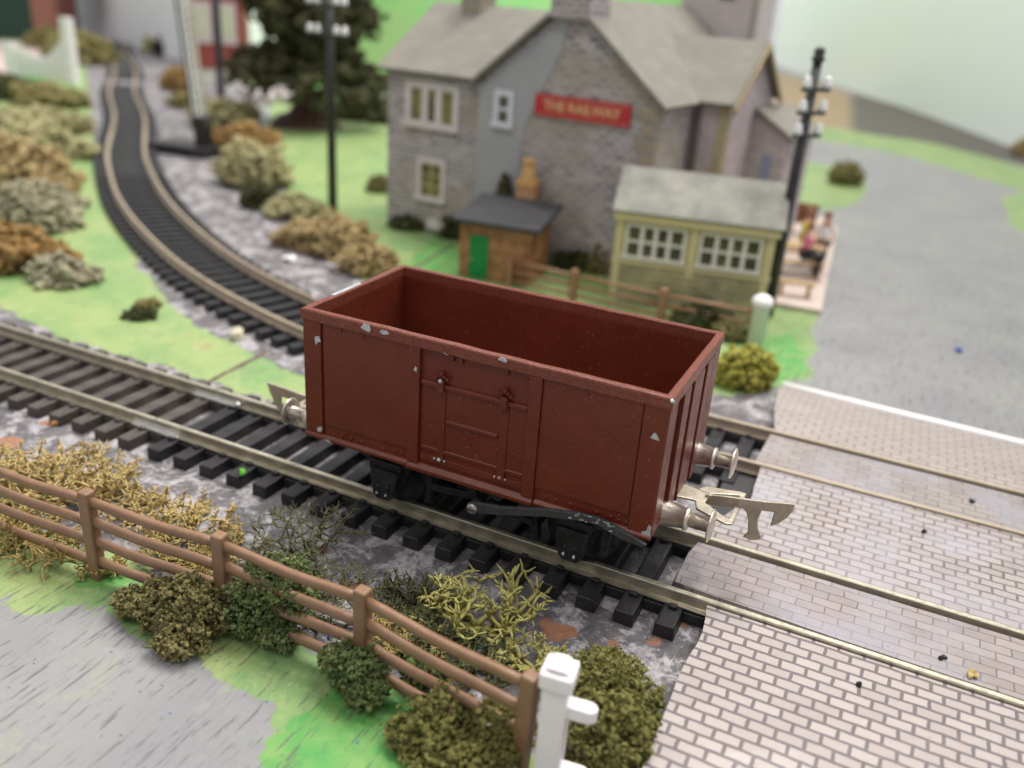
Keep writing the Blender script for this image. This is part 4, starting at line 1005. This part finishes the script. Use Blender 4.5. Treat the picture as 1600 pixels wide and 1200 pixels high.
# signal
sb = at(302, 240)
sg = thing('railway_signal', 'white lattice signal post on a black base, beside the curved track', 'signal', (sb.x, sb.y, GZ), .1)
bm = B(); box(bm, -2.1, 1.6, -1.1, 1.1, -.02, .55); obj('base', bm, BLKP, sg, bevel=.08)
bm = B(); box(bm, .4, 1.05, -.35, .35, .5, 1.3); box(bm, .25, 1.15, -.3, .3, 1.3, 2.0); obj('lever_box', bm, BLKP, sg, bevel=.06)
q = Matrix.Translation((.8, 0, 1.8))@Matrix.Rotation(math.radians(-4.5), 4, 'Y')
bm = B()
for x_ in (-.35, .0):
    for y_ in (-.2, .2): box(bm, x_-.045, x_+.045, y_-.045, y_+.045, 0, 16, mat=q)
for k in range(36):
    z = k*.44
    tube(bm, [q@Vector((-.35, -.2, z)), q@Vector((.0, -.2, z+.44))], .035, 4); tube(bm, [q@Vector((-.35, .2, z)), q@Vector((.0, .2, z+.44))], .035, 4)
    tube(bm, [q@Vector((-.35, -.2, z)), q@Vector((-.35, .2, z+.44))], .035, 4)
obj('lattice_mast', bm, pm('signal_white', (.75, .75, .74), rough=.5), sg)
bm = B(); tube(bm, [q@Vector((.35, -.1, -.3)), q@Vector((.3, -.1, 16))], .05, 6); obj('pull_rod', bm, pm('brass_rod', (.6, .5, .35), rough=.4, metal=.4), sg)
bm = B(); 
for k in range(40): box(bm, -.62, -.47, -.1, .1, k*.4, k*.4+.2, mat=q)
for x_ in (-.64, -.45): box(bm, x_-.02, x_+.02, -.12, .12, 0, 16, mat=q)
obj('ladder', bm, BLKP, sg)

# ------------------------------------------------------------------ THE INN
inn = thing('inn', 'grey stone model inn with slate roofs and a red name board on its gable', 'building', (-13.85, 17.3, GZ), math.radians(-6))
bm = B(); box(bm, 0, 4.35, .25, 7.0, 0, 6.0)
obj('wall', bm, STONE, inn)
bm = B(); gx0, gx1, eh, ap = 4.36, 11.3, 6.0, 8.85; gm_ = (gx0+gx1)/2
prism(bm, [(gx0, 0), (gx1, 0), (gx1, eh), (gm_, ap-.12), (gx0, eh)], 'y', 0, 10.0); obj('gable_wall', bm, STONE, inn)
# smooth grey render patch on the left of the gable
bm = B(); prism(bm, [(gx0+.02, .02), (6.6, .02), (6.2, 3.2), (6.35, 4.6), (6.9, 5.9), (7.6, 7.3), (7.75, 8.3), (7.4, 8.15), (gx0+.02, 5.85)], 'y', -.03, .01); obj('render_patch', bm, RENDER, inn)
# quoins right
bm = B()
for k in range(12): box(bm, gx1-(.75 if k % 2 else .5), gx1+.025, -.03, .5 if k % 2 else .3, .1+k*.48, .1+k*.48+.4)
obj('quoins', bm, pm('ochre_quoins', (.33, .27, .17), (.25, .22, .19), rough=.7, sc1=2), inn)
def roof_slab(pts, thick, name='roof', mat=SLATE):
    """pts: 4 corners; thickened along the normal"""
    a, b, c, d = [Vector(p) for p in pts]; n_ = (b-a).cross(d-a).normalized()
    if n_.z < 0: n_ = -n_
    bm = B(); T = [bm.verts.new(p+n_*thick) for p in (a, b, c, d)]; U = [bm.verts.new(p) for p in (a, b, c, d)]
    bm.faces.new(T); bm.faces.new(U[::-1])
    for i in range(4): bm.faces.new((T[i], U[i], U[(i+1) % 4], T[(i+1) % 4]))
    return obj(name, bm, mat, inn)
# left wing roof
roof_slab([(-.25, -.05, 5.93), (4.6, -.05, 5.93), (6.6, 3.62, 8.3), (-.25, 3.62, 8.3)], .14)
roof_slab([(-.25, 7.3, 5.93), (4.6, 7.3, 5.93), (6.6, 3.64, 8.3), (-.25, 3.64, 8.3)], .14)
bm = B(); prism(bm, [(.25, 6.0), (7.0, 6.0), (3.62, 8.2)], 'x', .02, 4.3); obj('gable_end', bm, STONE, inn)
# main roof
roof_slab([(gx0-.2, -.28, 5.88), (gm_, -.28, ap-.02), (gm_, 10.2, ap-.02), (gx0-.2, 10.2, 5.88)], .13)
roof_slab([(gx1+.25, -.28, 5.8), (gm_, -.281, ap-.02), (gm_, 10.2, ap-.02), (gx1+.25, 10.2, 5.8)], .13)
# cross wing
bm = B(); prism(bm, [(3.1, 0), (8.2, 0), (8.2, 5.95), (5.6, 7.75), (3.1, 5.95)], 'x', 11.31, 12.6); obj('wing_wall', bm, STONE2, inn)
roof_slab([(10.4, 2.85, 5.85), (12.85, 2.85, 5.85), (12.85, 5.62, 7.85), (8.6, 5.62, 7.85)], .13)
roof_slab([(11.3, 8.4, 5.85), (12.85, 8.4, 5.85), (12.85, 5.64, 7.85), (8.6, 5.64, 7.85)], .13)
bm = B(); prism(bm, [(2.8, 5.82), (2.8, 5.62), (5.6, 7.7), (8.45, 5.62), (8.45, 5.82), (5.6, 7.92)], 'x', 12.86, 12.95); obj('bargeboard', bm, pm('brown_verge', (.25, .17, .09), (.33, .25, .14), rough=.6, sc1=2), inn)
for k in (3.11,):
    bm = B(); box(bm, 12.25, 12.625, 3.07, 3.45, 0, 5.9); obj('corner_strip', bm, pm('tan_corner', (.3, .24, .15), (.38, .32, .2), rough=.7, sc1=2), inn)
bm = B(); box(bm, 11.32, 11.65, 3.06, 3.12, 0, 5.85); obj('recess_shade_strip', bm, pm('recess_shade_tone', (.13, .11, .11), rough=.8), inn)  # thin dark strip on the wing wall, painting in the shade of the recess
# lean-to at the right
bm = B(); prism(bm, [(12.61, 0), (14.0, 0), (14.0, 4.7), (12.61, 5.5)], 'y', 6.2, 10.0); obj('lean_to_wall', bm, STONE2, inn)
roof_slab([(12.62, 6.0, 5.56), (14.25, 6.0, 4.6), (14.25, 10.2, 4.6), (12.62, 10.2, 5.56)], .12)
bm = B(); box(bm, 13.2, 13.55, 6.15, 6.25, 2.2, 4.0); obj('lean_to_window', bm, pm('bluish_pane', (.25, .28, .4), rough=.3), inn)
# tall pink rear block
bm = B(); box(bm, 7.5, 10.6, 10.3, 13.5, 0, 13.0); obj('rear_block', bm, pm('pale_pink_stone', (.52, .46, .45), (.45, .4, .4), rough=.7, sc1=1.5), inn)
bm = B(); box(bm, 10.6, 10.8, 10.2, 10.6, 0, 13.0); obj('downpipe', bm, pm('taupe', (.3, .27, .24), rough=.6), inn)
bm = B(); box(bm, 9.2, 9.8, 10.2, 10.29, 9.3, 10.4); obj('rear_window', bm, DARKG, inn)
# chimneys
ch = B(); box(ch, 7.18, 8.62, -.31, 1.2, 8.28, 11.5); obj('chimney', ch, STONE, inn)
ch = B(); box(ch, 1.35, 2.25, 3.0, 4.1, 7.9, 9.6); obj('chimney', ch, pm('ochre_stack', (.3, .27, .19), (.24, .22, .19), rough=.7, sc1=2), inn)
# windows
def window(x0, x1, z0, z1, y, frame, nx, nz, pane, mull=.05, surround=.22, sill=True, fm=TRIMW, barm=None, base=inn, nm='window'):
    bm = B(); s_ = surround
    box(bm, x0, x1, y-.06, y, z1-s_, z1); box(bm, x0, x0+s_, y-.06, y, z0+s_, z1-s_); box(bm, x1-s_, x1, y-.06, y, z0+s_, z1-s_)
    box(bm, x0-.06, x1+.06, y-.14, y, z0, z0+s_)
    w = obj(nm, bm, fm, base, bevel=.01)
    bm = B(); box(bm, x0+s_, x1-s_, y-.012, y-.004, z0+s_, z1-s_); obj('pane', bm, pane, w)
    bm = B(); X0, X1, Z0, Z1 = x0+s_, x1-s_, z0+s_, z1-s_
    for i in range(1, nx):
        x = X0+(X1-X0)*i/nx; box(bm, x-mull/2, x+mull/2, y-.05, y-.013, Z0, Z1)
    for j in range(1, nz):
        z = Z0+(Z1-Z0)*j/nz; box(bm, X0, X1, y-.042, y-.0135, z-mull/3, z+mull/3)
    if nx > 1 or nz > 1: obj('glazing_bars', bm, barm or fm, w)
    return w
window(.88, 3.35, 4.0, 5.7, .24, TRIMW, 3, 1, PANEY, mull=.3, surround=.27)
window(1.5, 2.85, 1.25, 2.9, .24, TRIMW, 2, 3, PANEY, mull=.07, surround=.2, barm=pm('yellow_bars', (.42, .4, .2), rough=.5))
window(5.05, 5.85, 4.5, 5.78, -.035, TRIMW, 1, 2, DARKG, mull=.16, surround=.2, fm=pm('bluish_trim', (.6, .6, .68), rough=.5))
bm = B(); box(bm, 2.2, 3.1, .0, .24, .25, .6); obj('step', bm, TRIMW, inn)
# sign
bm = B(); box(bm, 6.74, 10.36, -.12, -.035, 5.12, 5.84); sgn = obj('name_board', bm, SIGNR, inn, bevel=.01, label='red name board reading THE RAILWAY in gold')
bm = B()
for z0, z1 in ((5.16, 5.19), (5.77, 5.80)): box(bm, 6.80, 10.30, -.127, -.119, z0, z1)
obj('border', bm, pm('sign_border', (.55, .18, .14), rough=.5), sgn)
def text(s_, size, loc, rot, mat, parent, name='lettering', ext=.01, bold=.0):
    cu = bpy.data.curves.new(name, 'FONT'); cu.body = s_; cu.size = size; cu.align_x = 'CENTER'; cu.align_y = 'CENTER'; cu.extrude = ext; cu.offset = bold
    o = bpy.data.objects.new('tmp', cu); C.objects.link(o); dg = bpy.context.evaluated_depsgraph_get(); me_ = bpy.data.meshes.new_from_object(o.evaluated_get(dg))
    bpy.data.objects.remove(o); o = bpy.data.objects.new(name, me_); C.objects.link(o); me_.materials.clear(); me_.materials.append(mat)
    o.parent = parent; o.location = loc; o.rotation_euler = rot; return o
text('THE RAILWAY', .45, (8.55, -.125, 5.48), (PI/2, 0, 0), GOLD, sgn, bold=.012)

# ------------------------------------------------------------------ PLANK HUT
ha = g_ = at(716, 430); hr = math.radians(6)
hut = thing('plank_hut', 'small brown plank hut with a green door and black felt roof before the inn', 'hut', (ha.x, ha.y, GZ), hr)
hw, hd, hh = 2.5, 2.1, 1.92
bm = B(); box(bm, 0, hw, 0, hd, 0, hh)
for k in range(15):
    x = .02+k*hw/15; box(bm, x, x+hw/15-.04, -.03, .01, .02, hh-.02)
obj('wall', bm, WOODB, hut)
bm = B(); box(bm, -.2, hw+.34, -.3, hd+.3, hh, hh+.16)
for v in bm.verts: v.co.z += (v.co.y)*.13
obj('roof', bm, FELT, hut, bevel=.03)
bm = B(); box(bm, .38, 1.06, -.07, -.031, .05, 1.5); dr = obj('door', bm, GREEND, hut, bevel=.01)
bm = B(); blob(bm, (.46, -.09, .65), .05, 2, 1, .1); obj('handle', bm, CREAM, dr)
chh = bpy.data.objects.new('chimney', None); C.objects.link(chh); chh.parent = hut; chh.location = (1.38, 2.75, 0)
bm = B(); box(bm, -.34, .34, -.3, .3, 0, 2.75); obj('stack', bm, TERRA, chh, bevel=.02)
bm = B(); box(bm, -.36, .36, -.33, .33, 2.75, 2.95); lathe(bm, [(.33, 2.95), (.2, 3.3), (.2, 3.58), (.22, 3.6), (.22, 3.7), (0, 3.7)], (0, 0, 0), (0, 0, 1), 14); obj('pot', bm, OCHRE, chh, bevel=.02)

# ------------------------------------------------------------------ CREAM CABIN
ca = at(950, 470); cr = math.radians(11)
cab = thing('wooden_cabin', 'cream wooden cabin with two white multi-pane windows and a pale grey roof', 'cabin', (ca.x, ca.y, GZ), cr)
cw, cdp, chg = 4.85, 2.7, 2.88
bm = B(); box(bm, 0, cw, .06, cdp, 0, chg); prism(bm, [(.06, chg), (cdp, chg), (cdp/2+.03, chg+1.05)], 'x', .02, cw-.02); obj('wall', bm, CREAM, cab)
bm = B(); box(bm, .1, cw-.1, 0, .08, 0, 1.3)
for k in range(6): box(bm, .09, cw-.09, -.03, .0, .02+k*.21, .18+k*.21)
obj('lower_boards', bm, MOULD, cab)
bm = B()
for x in (0, cw/2-.1, cw-.24): box(bm, x-.01, x+.23, -.05, .07, 0 if x != cw/2-.1 else 1.1, chg-.001)
box(bm, -.04, cw+.03, -.06, .065, 1.32, 1.45); box(bm, -.1, cw+.1, -.16, .065, chg-.16, chg+.1)
obj('frame', bm, CREAM, cab, bevel=.015)
for x0 in (.3, 2.6):
    window(x0, x0+1.9, 1.5, 2.62, .055, TRIMW, 4, 2, DARKG, mull=.13, surround=.1, fm=pm('white_window_paint', (.68, .65, .58), rough=.5), base=cab)
def slab2(par, pts, thick, mat):
    a, b, c, d = [Vector(p) for p in pts]; n_ = (b-a).cross(d-a).normalized()
    if n_.z < 0: n_ = -n_
    bm = B(); T = [bm.verts.new(p+n_*thick) for p in (a, b, c, d)]; U = [bm.verts.new(p) for p in (a, b, c, d)]
    bm.faces.new(T); bm.faces.new(U[::-1])
    for i in range(4): bm.faces.new((T[i], U[i], U[(i+1) % 4], T[(i+1) % 4]))
    return obj('roof', bm, mat, par)
slab2(cab, [(-.15, -.2, chg+.08), (cw+.2, -.2, chg+.08), (cw+.2, cdp/2, chg+1.2), (-.15, cdp/2, chg+1.2)], .08, SLATE2)
slab2(cab, [(-.15, cdp+.25, chg+.08), (cw+.2, cdp+.25, chg+.08), (cw+.2, cdp/2+.02, chg+1.2), (-.15, cdp/2+.02, chg+1.2)], .08, SLATE2)

# ------------------------------------------------------------------ BACK FENCE
A_ = at(800, 455); E_ = at(1168, 545)
FB = [at(795, 446), at(894, 470), at(1031, 502), at(1172, 530)]
bf = thing('fence', 'thin brown rail fence behind the wagon, in front of the cream cabin', 'fence', (FB[1].x, FB[1].y, GZ))
for i, p in enumerate(FB):
    bm = B(); q = p-FB[1]; box(bm, q.x-.11, q.x+.11, q.y-.1, q.y+.1, 0, 1.05 if i in (1, 2) else .95); obj('post', bm, pm('fence_brown_far', (.25, .12, .065), (.3, .16, .09), rough=.5, sc1=2), bf, bevel=.03)
for a, b in zip(FB, FB[1:]):
    for z in (.85, .52, .2):
        bm = B(); tube(bm, [a-FB[1]+Vector((0, 0, z-GZ+GZ)), b-FB[1]+Vector((0, 0, z))], .055, 6); obj('rail', bm, MATS['fence_brown_far'], bf)

# ------------------------------------------------------------------ PATIO AND PEOPLE
pts = [at(1200, 478), at(1282, 492), at(1308, 360), at(1240, 318)]
bm = B(); prism(bm, [(p.x, p.y) for p in pts], 'z', GZ+.002, GZ+.16); struct(obj('paving', bm, PINKP, bevel=.02))
def skin_body(name, verts, edges, radii, mat, parent=None, sub=1):
    me_ = bpy.data.meshes.new(name); me_.from_pydata(verts, edges, []); o = bpy.data.objects.new(name, me_); C.objects.link(o); me_.materials.append(mat)
    md = o.modifiers.new('skin', 'SKIN'); sv = me_.skin_vertices[0].data
    for i, r_ in enumerate(radii): sv[i].radius = (r_, r_)
    sv[0].use_root = True; md.use_smooth_shade = True
    s2 = o.modifiers.new('sub', 'SUBSURF'); s2.levels = s2.render_levels = sub
    if parent: o.parent = parent
    return o
SKINM = pm('skin_paint', (.55, .3, .22), rough=.6)
def person(loc, rz, label, seated, top, bottom, hair, group='painted figures on the patio', k=1.0):
    # total standing height 2.25 (1:76)
    if seated:
        z0 = .98
        V = [(0, 0, z0), (0, .02, z0+.35), (0, .02, z0+.66), (0, 0, z0+.82), (0, -.03, z0+.98), (.22, .02, z0+.62), (.28, -.14, z0+.36), (.16, -.38, z0+.34), (-.22, .02, z0+.62), (-.28, -.14, z0+.36), (-.16, -.38, z0+.34), (.12, -.02, z0-.02), (.14, -.5, z0-.02), (.14, -.52, .08), (.14, -.7, .05), (-.12, -.02, z0-.02), (-.14, -.5, z0-.02), (-.14, -.52, .08), (-.14, -.7, .05)]
    else:
        z0 = 1.12
        V = [(0, 0, z0), (0, .02, z0+.35), (0, .02, z0+.66), (0, 0, z0+.82), (0, -.02, z0+1.0), (.24, .02, z0+.64), (.32, .02, z0+.34), (.3, -.14, z0+.08), (-.24, .02, z0+.64), (-.32, .02, z0+.34), (-.3, -.14, z0+.08), (.11, 0, z0-.06), (.13, -.02, .6), (.14, .02, .08), (.15, -.18, .05), (-.11, 0, z0-.06), (-.13, .03, .6), (-.14, .05, .08), (-.15, -.14, .05)]
    Ed = [(0, 1), (1, 2), (2, 3), (3, 4), (2, 5), (5, 6), (6, 7), (2, 8), (8, 9), (9, 10), (0, 11), (11, 12), (12, 13), (13, 14), (0, 15), (15, 16), (16, 17), (17, 18)]
    Rr = [.17, .16, .17, .07, .14, .08, .06, .04, .08, .06, .04, .12, .085, .05, .045, .12, .085, .05, .045]
    p = thing('person', label, 'person', loc, rz, group)
    b = skin_body('body', V, Ed, Rr, SKINM, p)
    tv = [0, 1, 2, 5, 6, 8, 9]; mp = {a: i for i, a in enumerate(tv)}
    skin_body('shirt', [V[i] for i in tv], [(mp[a], mp[b_]) for a, b_ in Ed if a in mp and b_ in mp], [Rr[i]*1.18 for i in tv], top, p)
    tv = [0, 11, 12, 13, 15, 16, 17]; mp = {a: i for i, a in enumerate(tv)}
    skin_body('trousers', [V[i] for i in tv], [(mp[a], mp[b_]) for a, b_ in Ed if a in mp and b_ in mp], [Rr[i]*1.2 for i in tv], bottom, p)
    bm = B(); hv = Vector(V[4]); lathe(bm, [(0, .17), (.1, .14), (.155, .04), (.15, -.04), (.0, -.02)], hv+Vector((0, .02, .0)), (0, .15, 1), 12); obj('hair', bm, hair, p, smooth=True)
    return p
BLKC = pm('black_cloth_paint', (.015, .018, .018), rough=.5); WHC = pm('white_cloth_paint', (.75, .75, .77), rough=.6); YEC = pm('yellow_cloth_paint', (.75, .65, .06), rough=.6); PKC = pm('pink_cloth_paint', (.75, .22, .35), rough=.6); BRH = pm('brown_hair_paint', (.22, .1, .05), rough=.6)
def PP(u, v): p = at(u, v, GZ+.16); return (p.x, p.y, GZ+.16)
person(PP(1276, 424), .5, 'person standing at the patio edge in white shirt and black trousers', False, WHC, BLKC, BRH)
person(PP(1250, 412), 1.2, 'person in yellow seated at the patio table', True, YEC, YEC, BRH)
person(PP(1250, 436), 2.0, 'person in pink seated nearest on the patio bench', True, PKC, BLKC, BRH)
TANW = pm('tan_bench_wood', (.5, .34, .18), (.4, .26, .13), rough=.6, sc1=3)
pt = PP(1240, 425); t_ = thing('picnic_table', 'tan wooden picnic table beside the cream cabin', 'table', pt, .3)
bm = B(); box(bm, -.9, .9, -.4, .4, .98, 1.06); obj('table_top', bm, TANW, t_)
for s in (-1, 1):
    bm = B(); box(bm, -.9, .9, s*.8-.13, s*.8+.13, .56, .63); obj('bench_seat', bm, TANW, t_)
    bm = B(); prism(bm, [(-.6, 0), (-.48, 0), (.08, .98), (-.04, .98)], 'x', s*.65-.05, s*.65+.05); prism(bm, [(.6, 0), (.48, 0), (-.08, .98), (.04, .98)], 'x', s*.65+.051, s*.65+.15); box(bm, s*.65-.049, s*.65+.0, -.85, .85, .48, .56); obj('leg', bm, TANW, t_)
pt = PP(1240, 462); t_ = thing('bench', 'low tan bench at the near end of the pink patio', 'bench', pt, .2)
bm = B(); box(bm, -.6, .6, -.16, .16, .42, .5); obj('seat', bm, TANW, t_)
for s in (-1, 1): bm = B(); box(bm, s*.45-.06, s*.45+.06, -.14, .14, 0, .42); obj('leg', bm, TANW, t_)
pt = PP(1243, 365); t_ = thing('bench', 'brown high-backed bench at the far end of the patio', 'bench', pt, .1)
bm = B(); box(bm, -.75, .75, -.2, .25, .5, .58); obj('seat', bm, WOODB, t_)
bm = B(); box(bm, -.75, .75, .25, .33, .5, 1.3); obj('backrest', bm, WOODB, t_)
for s in (-1, 1): bm = B(); box(bm, s*.6-.06, s*.6+.06, -.18, .24, 0, .5); obj('leg', bm, WOODB, t_)

# ------------------------------------------------------------------ FAR LEFT: signal box, building, barrier, boulders, wall
sb_ = at(348, 128)
bx_ = thing('signal_box', 'blurred red signal box with pale windows and green gable roof, behind the slim post', 'signal box', (sb_.x, sb_.y, GZ), math.radians(35))
bm = B(); box(bm, -2.2, 2.2, -2, 3, 1.25, 3.2); box(bm, -2.2, 2.2, -1.9, 3, 3.2, 7.8); prism(bm, [(-2.2, 7.8), (2.2, 7.8), (0, 9.8)], 'y', -1.9, 3); obj('wall', bm, RBRICK, bx_)
bm = B(); box(bm, -2.0, 2.0, -1.9, 2.8, 0, 1.25); obj('base', bm, pm('white_base', (.62, .62, .58), rough=.6), bx_)
for x0, x1 in ((-1.9, -.3), (.1, 1.7)):
    bm = B(); box(bm, x0, x1, -2.08, -2.01, 3.3, 6.6); f = obj('window', bm, pm('pinkish_window', (.6, .5, .52), rough=.4), bx_)
    bm = B(); box(bm, x0+.35, x1-.35, -2.12, -2.085, 3.9, 6.2); obj('pane', bm, pm('pale_pane', (.55, .57, .42), rough=.3), f)
for s in (-1, 1):
    bm = B(); prism(bm, [(s*2.6, 7.4), (s*2.6, 7.65), (0, 10.1), (0, 9.85)], 'y', -2.3, 3.3); obj('roof', bm, pm('dark_green_roof', (.06, .09, .07), rough=.6), bx_)
fb = at(20, 62)
st = thing('station_building', 'dark green and red building with a pink forecourt in the far left corner', 'building', (fb.x, fb.y, GZ), math.radians(33))
bm = B(); box(bm, -16, 2.5, 0, 10, 0, 14); obj('wall', bm, pm('dark_teal', (.02, .05, .04), rough=.6), st)
bm = B(); box(bm, 2.51, 5.2, 0, 8, 0, 14); obj('pier', bm, pm('muted_red_brick', (.35, .14, .11), rough=.7), st)
bm = B(); box(bm, 5.3, 9.0, 3, 5, 6.5, 14); obj('canopy', bm, pm('deep_red', (.25, .015, .03), rough=.5), st)
bm = B(); box(bm, 5.5, 5.9, 3.5, 4, 0, 6.5); obj('canopy_post', bm, pm('muted_red_brick', (.35, .14, .11)), st)
bm = B(); pts = [at(-60, 120), at(90, 118), at(110, 80), at(90, 72), at(-60, 66)]; prism(bm, [(p.x, p.y) for p in pts], 'z', GZ+.002, GZ+.3); struct(obj('forecourt', bm, pm('pink_forecourt', (.5, .4, .36), rough=.7)))
gt = at(68, 125); ga = math.atan2(at(100, 120).y-at(30, 112).y, at(100, 120).x-at(30, 112).x)
g_ = thing('crossing_gate', 'blurred white gate with two upswept ends at the far left, beside the hedge', 'gate', (gt.x, gt.y, GZ), ga)
for s, hgt in ((-1, 2.6), (1, 4.9)):
    bm = B(); box(bm, s*3.0-.4, s*3.0+.4, -.3, .3, 0, hgt); obj('gate_post', bm, WHITE, g_)
for k in range(12):
    x = -2.5+k*.45; h = 1.7+abs(x-.2)**1.5*.5*(1.0 if x > 0 else .35)
    bm = B(); box(bm, x-.16, x+.16, -.1, .1, .2, h); obj('paling', bm, WHITE, g_)
bm = B(); box(bm, -2.9, 2.9, .11, .3, .9, 1.3); obj('gate_rail', bm, WHITE, g_)
p0, p1 = at(545, 172), at(606, 180)
bm = B(); d = p1-p0; q = Matrix.Translation(p0)@Matrix.Rotation(math.atan2(d.y, d.x), 4, 'Z'); box(bm, -1, d.length+14, 0, .9, 0, 1.3, mat=q)
tag(obj('stone_wall', bm, pm('pale_wall_stone', (.48, .44, .41), (.4, .37, .34), rough=.8, sc1=.8)), 'low pale stone wall between the conifer and the inn', 'wall')
for i, (u, v, r) in enumerate(((400, 158, .9), (385, 150, .8), (440, 155, 1.1), (420, 162, .7), (455, 162, .8))):
    p = at(u, v); bm = B(); blob(bm, (0, 0, r*.4), r, 60+i, 2, .12); o = obj('boulder', bm, pm('pale_boulder', (.48, .43, .42), rough=.8), smooth=True); o.location = p
    tag(o, ['leftmost pale boulder but one below the conifer, partly behind its neighbour', 'leftmost pale boulder at the far side of the lawn', 'largest pale boulder beside the conifer trunk', 'smallest pale boulder in front of the others', 'pale boulder closest to the conifer trunk'][i], 'boulder', 'pale boulders beneath the conifer')
pb_ = at(262, 88); bm = B(); box(bm, -1.6, 1.6, -.8, .8, 0, 1.6); box(bm, -1.0, 1.0, -.5, .5, 1.6, 2.2); o = obj('buffer_stop', bm, BLKP, bevel=.2); o.location = pb_; tag(o, 'small dark block lying beyond the pink path crossing, left of the signal', 'track block')
